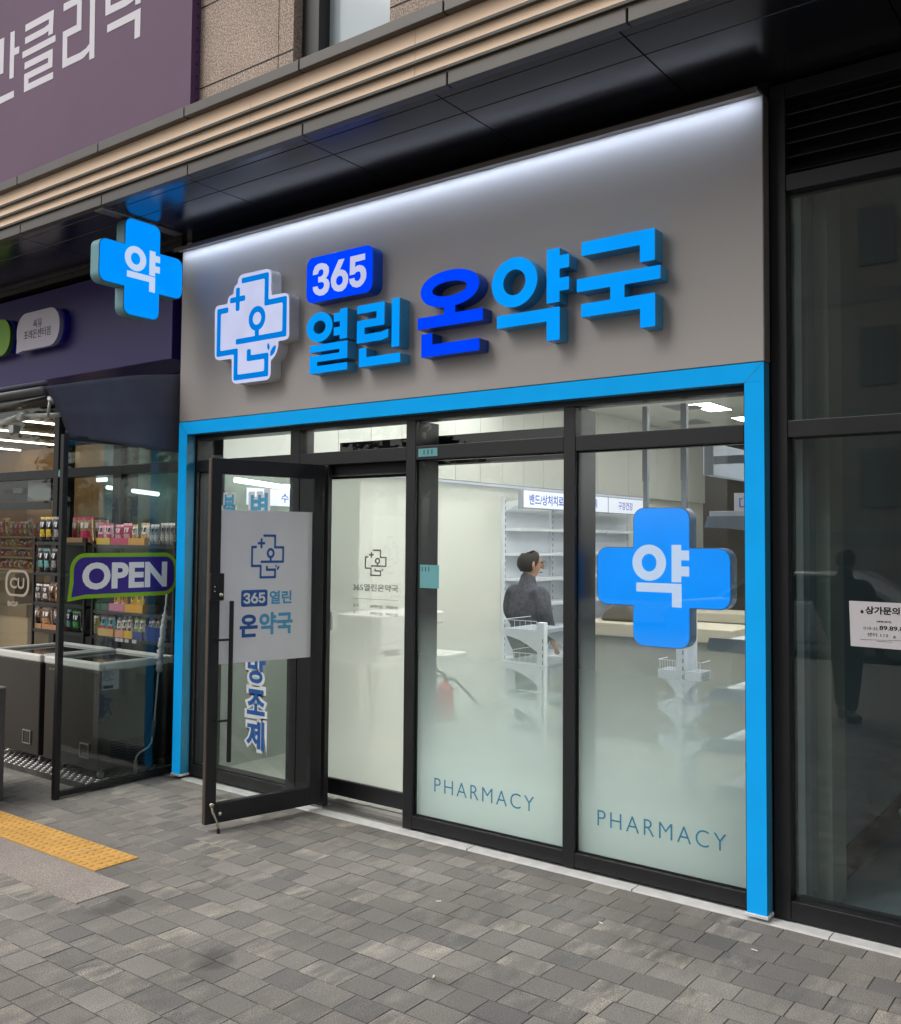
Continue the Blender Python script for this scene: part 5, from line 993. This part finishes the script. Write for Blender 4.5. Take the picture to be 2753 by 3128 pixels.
bags(rF, RY, .863, [(252, 312, 392, (140, 100, 62), BL), (316, 390, 392, (96, 70, 50), KR), (394, 466, 396, (140, 100, 62), BL)], 'tan printed snack bag on the lower shelf of the left rack', 'tan bags on the lower shelf'); tray(rF, RY, 250, 306, .863, .04, KR, 'kraft tray at the left end of the lower shelf'); tray(rF, RY, 312, 468, .863, .04, (176, 124, 84), 'wide kraft tray on the lower shelf of the left rack')
bags(rM, RY, .863, [(0, 70, 560, BL, TL), (80, 200, 590, BL, (60, 150, 60))], 'dark green snack bag on the lower shelf behind the screen post', 'dark green bags')
bags(rM, RY, 1.053, [(710, 800, 300, OR, WT), (820, 900, 300, OR, WT), (960, 1050, 280, YL, OR), (1062, 1165, 270, YL, OR)], 'yellow snack bag just below the OPEN sticker', 'yellow bags below the sticker'); tray(rM, RY, 395, 530, 1.053, .05, (24, 92, 50), 'green tray at the left end of the third shelf'); tray(rM, RY, 540, 655, 1.053, .05, (30, 84, 50), 'green tray beside the pink tray'); tray(rM, RY, 660, 890, 1.053, .055, (206, 120, 150), 'pink tray on the third shelf'); tray(rM, RY, 900, 1175, 1.053, .06, (224, 160, 40), 'yellow tray on the third shelf')
bags(rM, RY, .863, [(370, 490, 640, (214, 172, 24), WT)], 'tilted bright yellow bag at the left end of the lower shelf', None, rot=.05); bags(rM, RY, .863, [(500, 612, 640, TL, MG), (618, 735, 655, TL, MG)], 'mint green snack bag on the lower shelf of the right rack', 'mint green bags')
bags(rM, RY, .863, [(750, 835, 700, WT, (120, 60, 110)), (838, 925, 690, WT, (120, 60, 110)), (930, 990, 690, WT, (120, 60, 110)), (1040, 1105, 700, WT, (150, 180, 60)), (1110, 1185, 690, WT, (150, 180, 60)), (1235, 1290, 700, WT, MG), (1300, 1355, 700, WT, MG), (1365, 1420, 700, WT, MG), (1430, 1490, 690, WT, MG)], 'white spouted jelly pouch on the lower shelf of the right rack', 'spouted pouches', cap=True)
for l, r_, c, n in ((500, 735, (200, 160, 90), 'yellow tray under the mint green bags'), (760, 885, (220, 150, 120), 'peach tray under the spouted pouches'), (893, 1025, (214, 170, 50), 'yellow and blue tray under the spouted pouches'), (1030, 1180, (40, 44, 130), 'blue tray under the spouted pouches'), (1225, 1500, (40, 48, 120), 'wide blue display box at the right end of the lower shelf')): tray(rM, RY-.004, l, r_, .863, .055 if l < 1200 else .10, c, n)
for k, (l, r_) in enumerate(((765, 815), (825, 880), (905, 965), (1020, 1085))): a, b = rM(l, 1040, y=RY-.03), rM(r_, 1040, y=RY-.03); tag(box('price_tag', mPaper, a.x, b.x, RY-.031, RY-.029, .836, .86), 'white and orange price tag clipped to the lower shelf edge', 'price tag', 'price tags on the rack')
# bread shelves and cartons inside the store
br = thing('bread_shelf', 'wooden bread shelves inside the store at the far left', 'shelf', (-3.2, 1.2, .02)); bz = [rE(100, b, y=1.2).z for b in (1560, 1645, 1755)]
bxl, bxr = rE(-60, 1600, y=1.2).x, rE(318, 1600, y=1.2).x; mBread = M('shelf_wood', S(176, 134, 84), .6, var=.1)
for z in bz+[rE(100, 1460, y=1.2).z]: box('board', mBread, bxl, bxr, 1.2, 1.55, z-.025, z, br)
box('side_board', mBread, bxl-.03, bxl-.001, 1.19, 1.56, .02, 2.0, br); box('back_board', mTan, bxl, bxr, 1.56, 1.58, .02, 1.85, br)
bc = [(226, 170, 60), (206, 130, 60), (190, 60, 50), (220, 200, 170), (160, 110, 60), (210, 150, 90)]
for row, (z, hh) in enumerate(zip([rE(100, 1460, y=1.2).z]+bz, (.17, .07, .07, .08))):
    n = 9; wdt = (bxr-bxl)/n
    for k in range(n):
        c = random.choice(bc); me = bag_mesh(round(wdt*.92, 2), round(hh*random.choice((.9, 1.1)), 2), .07, c, random.choice(bc), False)
        o = bpy.data.objects.new('bread_bag', me); COL.objects.link(o); o.location = (bxl+wdt*(k+.5), 1.25, z+.001); o.rotation_euler = (.15, 0, random.uniform(-.2, .2)); tag(o, 'wrapped bread bag on the wooden shelves inside the store', 'bread', 'bread on the wooden shelves')
for l, r_, t_, b_, n in ((0, 208, 378, 475, 'brown carton printed BGF on the store floor stack'), (-80, 120, 130, 372, 'large brown carton at the left picture edge inside the store')):
    a, b = rF(l, b_, y=.80), rF(r_, t_, y=.80); o = thing('carton', n, 'box', ((a.x+b.x)/2, .9, a.z)); box('carton_body', M('kraft_card', S(168, 132, 90), .8, var=.06) if 'kraft_card' not in MATS else MATS['kraft_card'], a.x, b.x, .80, 1.1, a.z, b.z, o, .004)
a, b = rF(-80, 700, y=.80), rF(225, 480, y=.80); tag(box('counter_block', mTan, a.x, b.x, .79, 1.15, .02, b.z, None, .004), 'low tan block carrying the cartons inside the store', 'counter')
cu = [rF(60, 250, y=.476), rF(205, 150, y=.476)]; v_ = [rF(75, 268, y=.476), rF(195, 155, y=.476)]
mCU = M('faded_vinyl', S(168, 158, 146), .7)
stk = shape('window_sticker', [rrect(rF(38, 300, y=.476).x, rF(225, 300, y=.476).x, rF(130, 310, y=.476).z, rF(130, 105, y=.476).z, .10), rrect(rF(54, 300, y=.476).x, rF(209, 300, y=.476).x, rF(130, 294, y=.476).z, rF(130, 122, y=.476).z, .085)], FRONT(.4785), .0008, [mCU], cs)
text('window_lettering', 'CU', rF(76, 250, y=.476).x, rF(190, 160, y=.476).x, rF(130, 250, y=.476).z, rF(130, 165, y=.476).z, FRONT(.4785), .0008, [mCU], cs, .02); text('window_lettering', 'BGF', rF(58, 390, y=.476).x, rF(140, 390, y=.476).x, rF(100, 388, y=.476).z, rF(100, 350, y=.476).z, FRONT(.4785), .0008, [mCU], cs, .03)
ca = box('security_camera', mPanelSide, rE(120, 1050, y=.5).x, rE(215, 1050, y=.5).x, .49, .515, rE(150, 1072, y=.5).z, rE(150, 1025, y=.5).z, None, .004); tag(ca, 'small grey sensor box on the dark header inside the store window', 'sensor'); box('lens', mBlackPlastic, rE(45, 1050, y=.49).x, rE(119, 1050, y=.49).x, .485, .514, rE(150, 1068, y=.49).z, rE(150, 1030, y=.49).z, ca, .004)
# ------------------------------------------------------------------ litter on the pavement
for c, col, lab in (((2005, 2622), (200, 196, 186), 'tiny pale paper scrap on the paving near the right post'),):
    pass
def scrap(px, py, l, col, lab, rot):
    p = at(px, py, z=.004); m = MB().prism([(-l/2, -.004, 0), (l/2, -.003, .001), (l/2, .003, .002), (-l/2, .004, .0005)], (0, 0, .0015)); o = m.build('paper_scrap', M('scrap_%d' % int(px), S(*col), .8)); o.location = p; o.rotation_euler = (0, 0, rot); tag(o, lab, 'litter')
scrap(2305, 2903, .028, (214, 210, 200), 'white paper scrap on the paving below the blue post', -.3); scrap(1340, 2754, .022, (224, 220, 210), 'white paper scrap in a joint left of the dark stain', .6); scrap(1836, 2820, .022, (224, 220, 210), 'white paper scrap below the middle mullion', -.4); scrap(1325, 2984, .024, (214, 206, 176), 'cream coloured stub near the bottom of the picture', -1.0); scrap(1549, 2683, .022, (150, 140, 120), 'brown stub below the left frosted pane', -.8); scrap(1973, 2719, .05, (150, 104, 80), 'brown dry leaf lying on the ribbed strip', -.3); scrap(2415, 2817, .05, (70, 110, 118), 'blue green twist of string on the ribbed strip', -.2)
# ------------------------------------------------------------------ the street behind the camera (seen in the glass)
ab = thing('apartment_building', 'tall brown apartment block across the street', 'building', (8, -38, 0)); mApt = M('apartment_brown', S(196, 184, 170), .8, var=.08, nscale=.5); mAptW = M('apartment_glass', S(150, 148, 144), .4, 0, .4)
box('wall', mApt, -9, 30, -46, -34, 0, 48, ab)
wn = None
for fl in range(9):
    for k in range(10):
        if wn is None: wn = box('window', mAptW, -7.5, -6.2, -34.05, -33.9, 3, 5.2, ab)
        else: c = wn.copy(); COL.objects.link(c); c.parent = ab; c.location = wn.location+Vector((3.7*k, 0, 4.6*fl))
lb = MB()
for fl in range(9): lb.box(-9.02, 30, -34.25, -33.98, 1.6+4.6*fl, 2.1+4.6*fl)
lb.build('balcony_band', M('band_pale', S(176, 172, 166), .8), ab)
mLeaf = M('pine_leaf', (.035, .055, .03, 1), .8, 0, .2, var=.4, nscale=.8); mBark = M('bark', S(78, 64, 54), .9, var=.2)
def tree(base, h, lab):
    r = thing('pine_tree', lab, 'tree', base, 'pines across the street'); b = Vector(base)
    MB().tube([b, b+Vector((.2, .1, h*.5)), b+Vector((.0, .2, h))], [.22, .15, .05], 8).build('trunk', mBark, r)
    m = MB(); cl = [(b+Vector((random.uniform(-1.8, 1.8)*(1-t*.4), random.uniform(-1.8, 1.8), h*(.42+.6*t))), random.uniform(.6, 1.2)) for t in [random.random() for _ in range(15)]]
    for c, rad in cl:
        for _ in range(150):
            d = Vector((random.gauss(0, 1), random.gauss(0, 1), random.gauss(0, .55)))*rad*.5; p = c+d; u = Vector((random.gauss(0, 1), random.gauss(0, 1), random.gauss(0, 1))).normalized()*.16; v = u.orthogonal().normalized()*.09
            m.add([p-u, p+v, p+u, p-v], [(0, 1, 2, 3)])
    m.build('crown', mLeaf, r); return r
t0 = tree((-24, -19, 0), 8.0, 'loose crowned pine across the street')
for x, y in ((-29, -21), (-19.5, -18.5), (-15.5, -20), (-35, -20), (-11.5, -17.5)): dup(t0, (x, y, 0))
cr = thing('parked_car', 'white car parked at the kerb across from the shops', 'car', (1.0, -11.0, -.13)); mCar = M('car_white', S(222, 224, 226), .25, 0, .6, coat=1); mCarG = M('car_glass', (.01, .012, .014, 1), .05, 0, .7)
def carp(pts, y0, y1): return MB().prism([(1.0+a, y0, -.13+b) for a, b in pts], (0, y1-y0, 0))
carp([(-2.1, .32), (-2.15, .62), (-2.0, .80), (-1.2, .88), (1.5, .88), (2.05, .78), (2.15, .55), (2.1, .3), (1.75, .26), (-1.75, .26)], -11.85, -10.15).build('body', mCar, cr, .06, True, 3)
carp([(-1.35, .87), (-.70, 1.30), (.65, 1.32), (1.45, .87)], -11.73, -10.27).build('roof', mCar, cr, .07, True, 3)
carp([(-1.18, .90), (-.66, 1.24), (-.05, 1.26), (-.05, .90)], -10.275, -10.24).build('side_window', mCarG, cr); carp([(.02, .90), (.02, 1.26), (.6, 1.26), (1.2, .90)], -10.275, -10.24).build('side_window', mCarG, cr)
for x in (-.32, 2.32):
    for y in (-11.82, -10.38): wh = MB().tube([(x, y, .17), (x, y+.2, .17)], .30, 24).build('wheel', mBlackPlastic, cr); MB().tube([(x, y+.201, .17), (x, y+.212, .17)], .19, 18).build('rim', mSteel, wh)
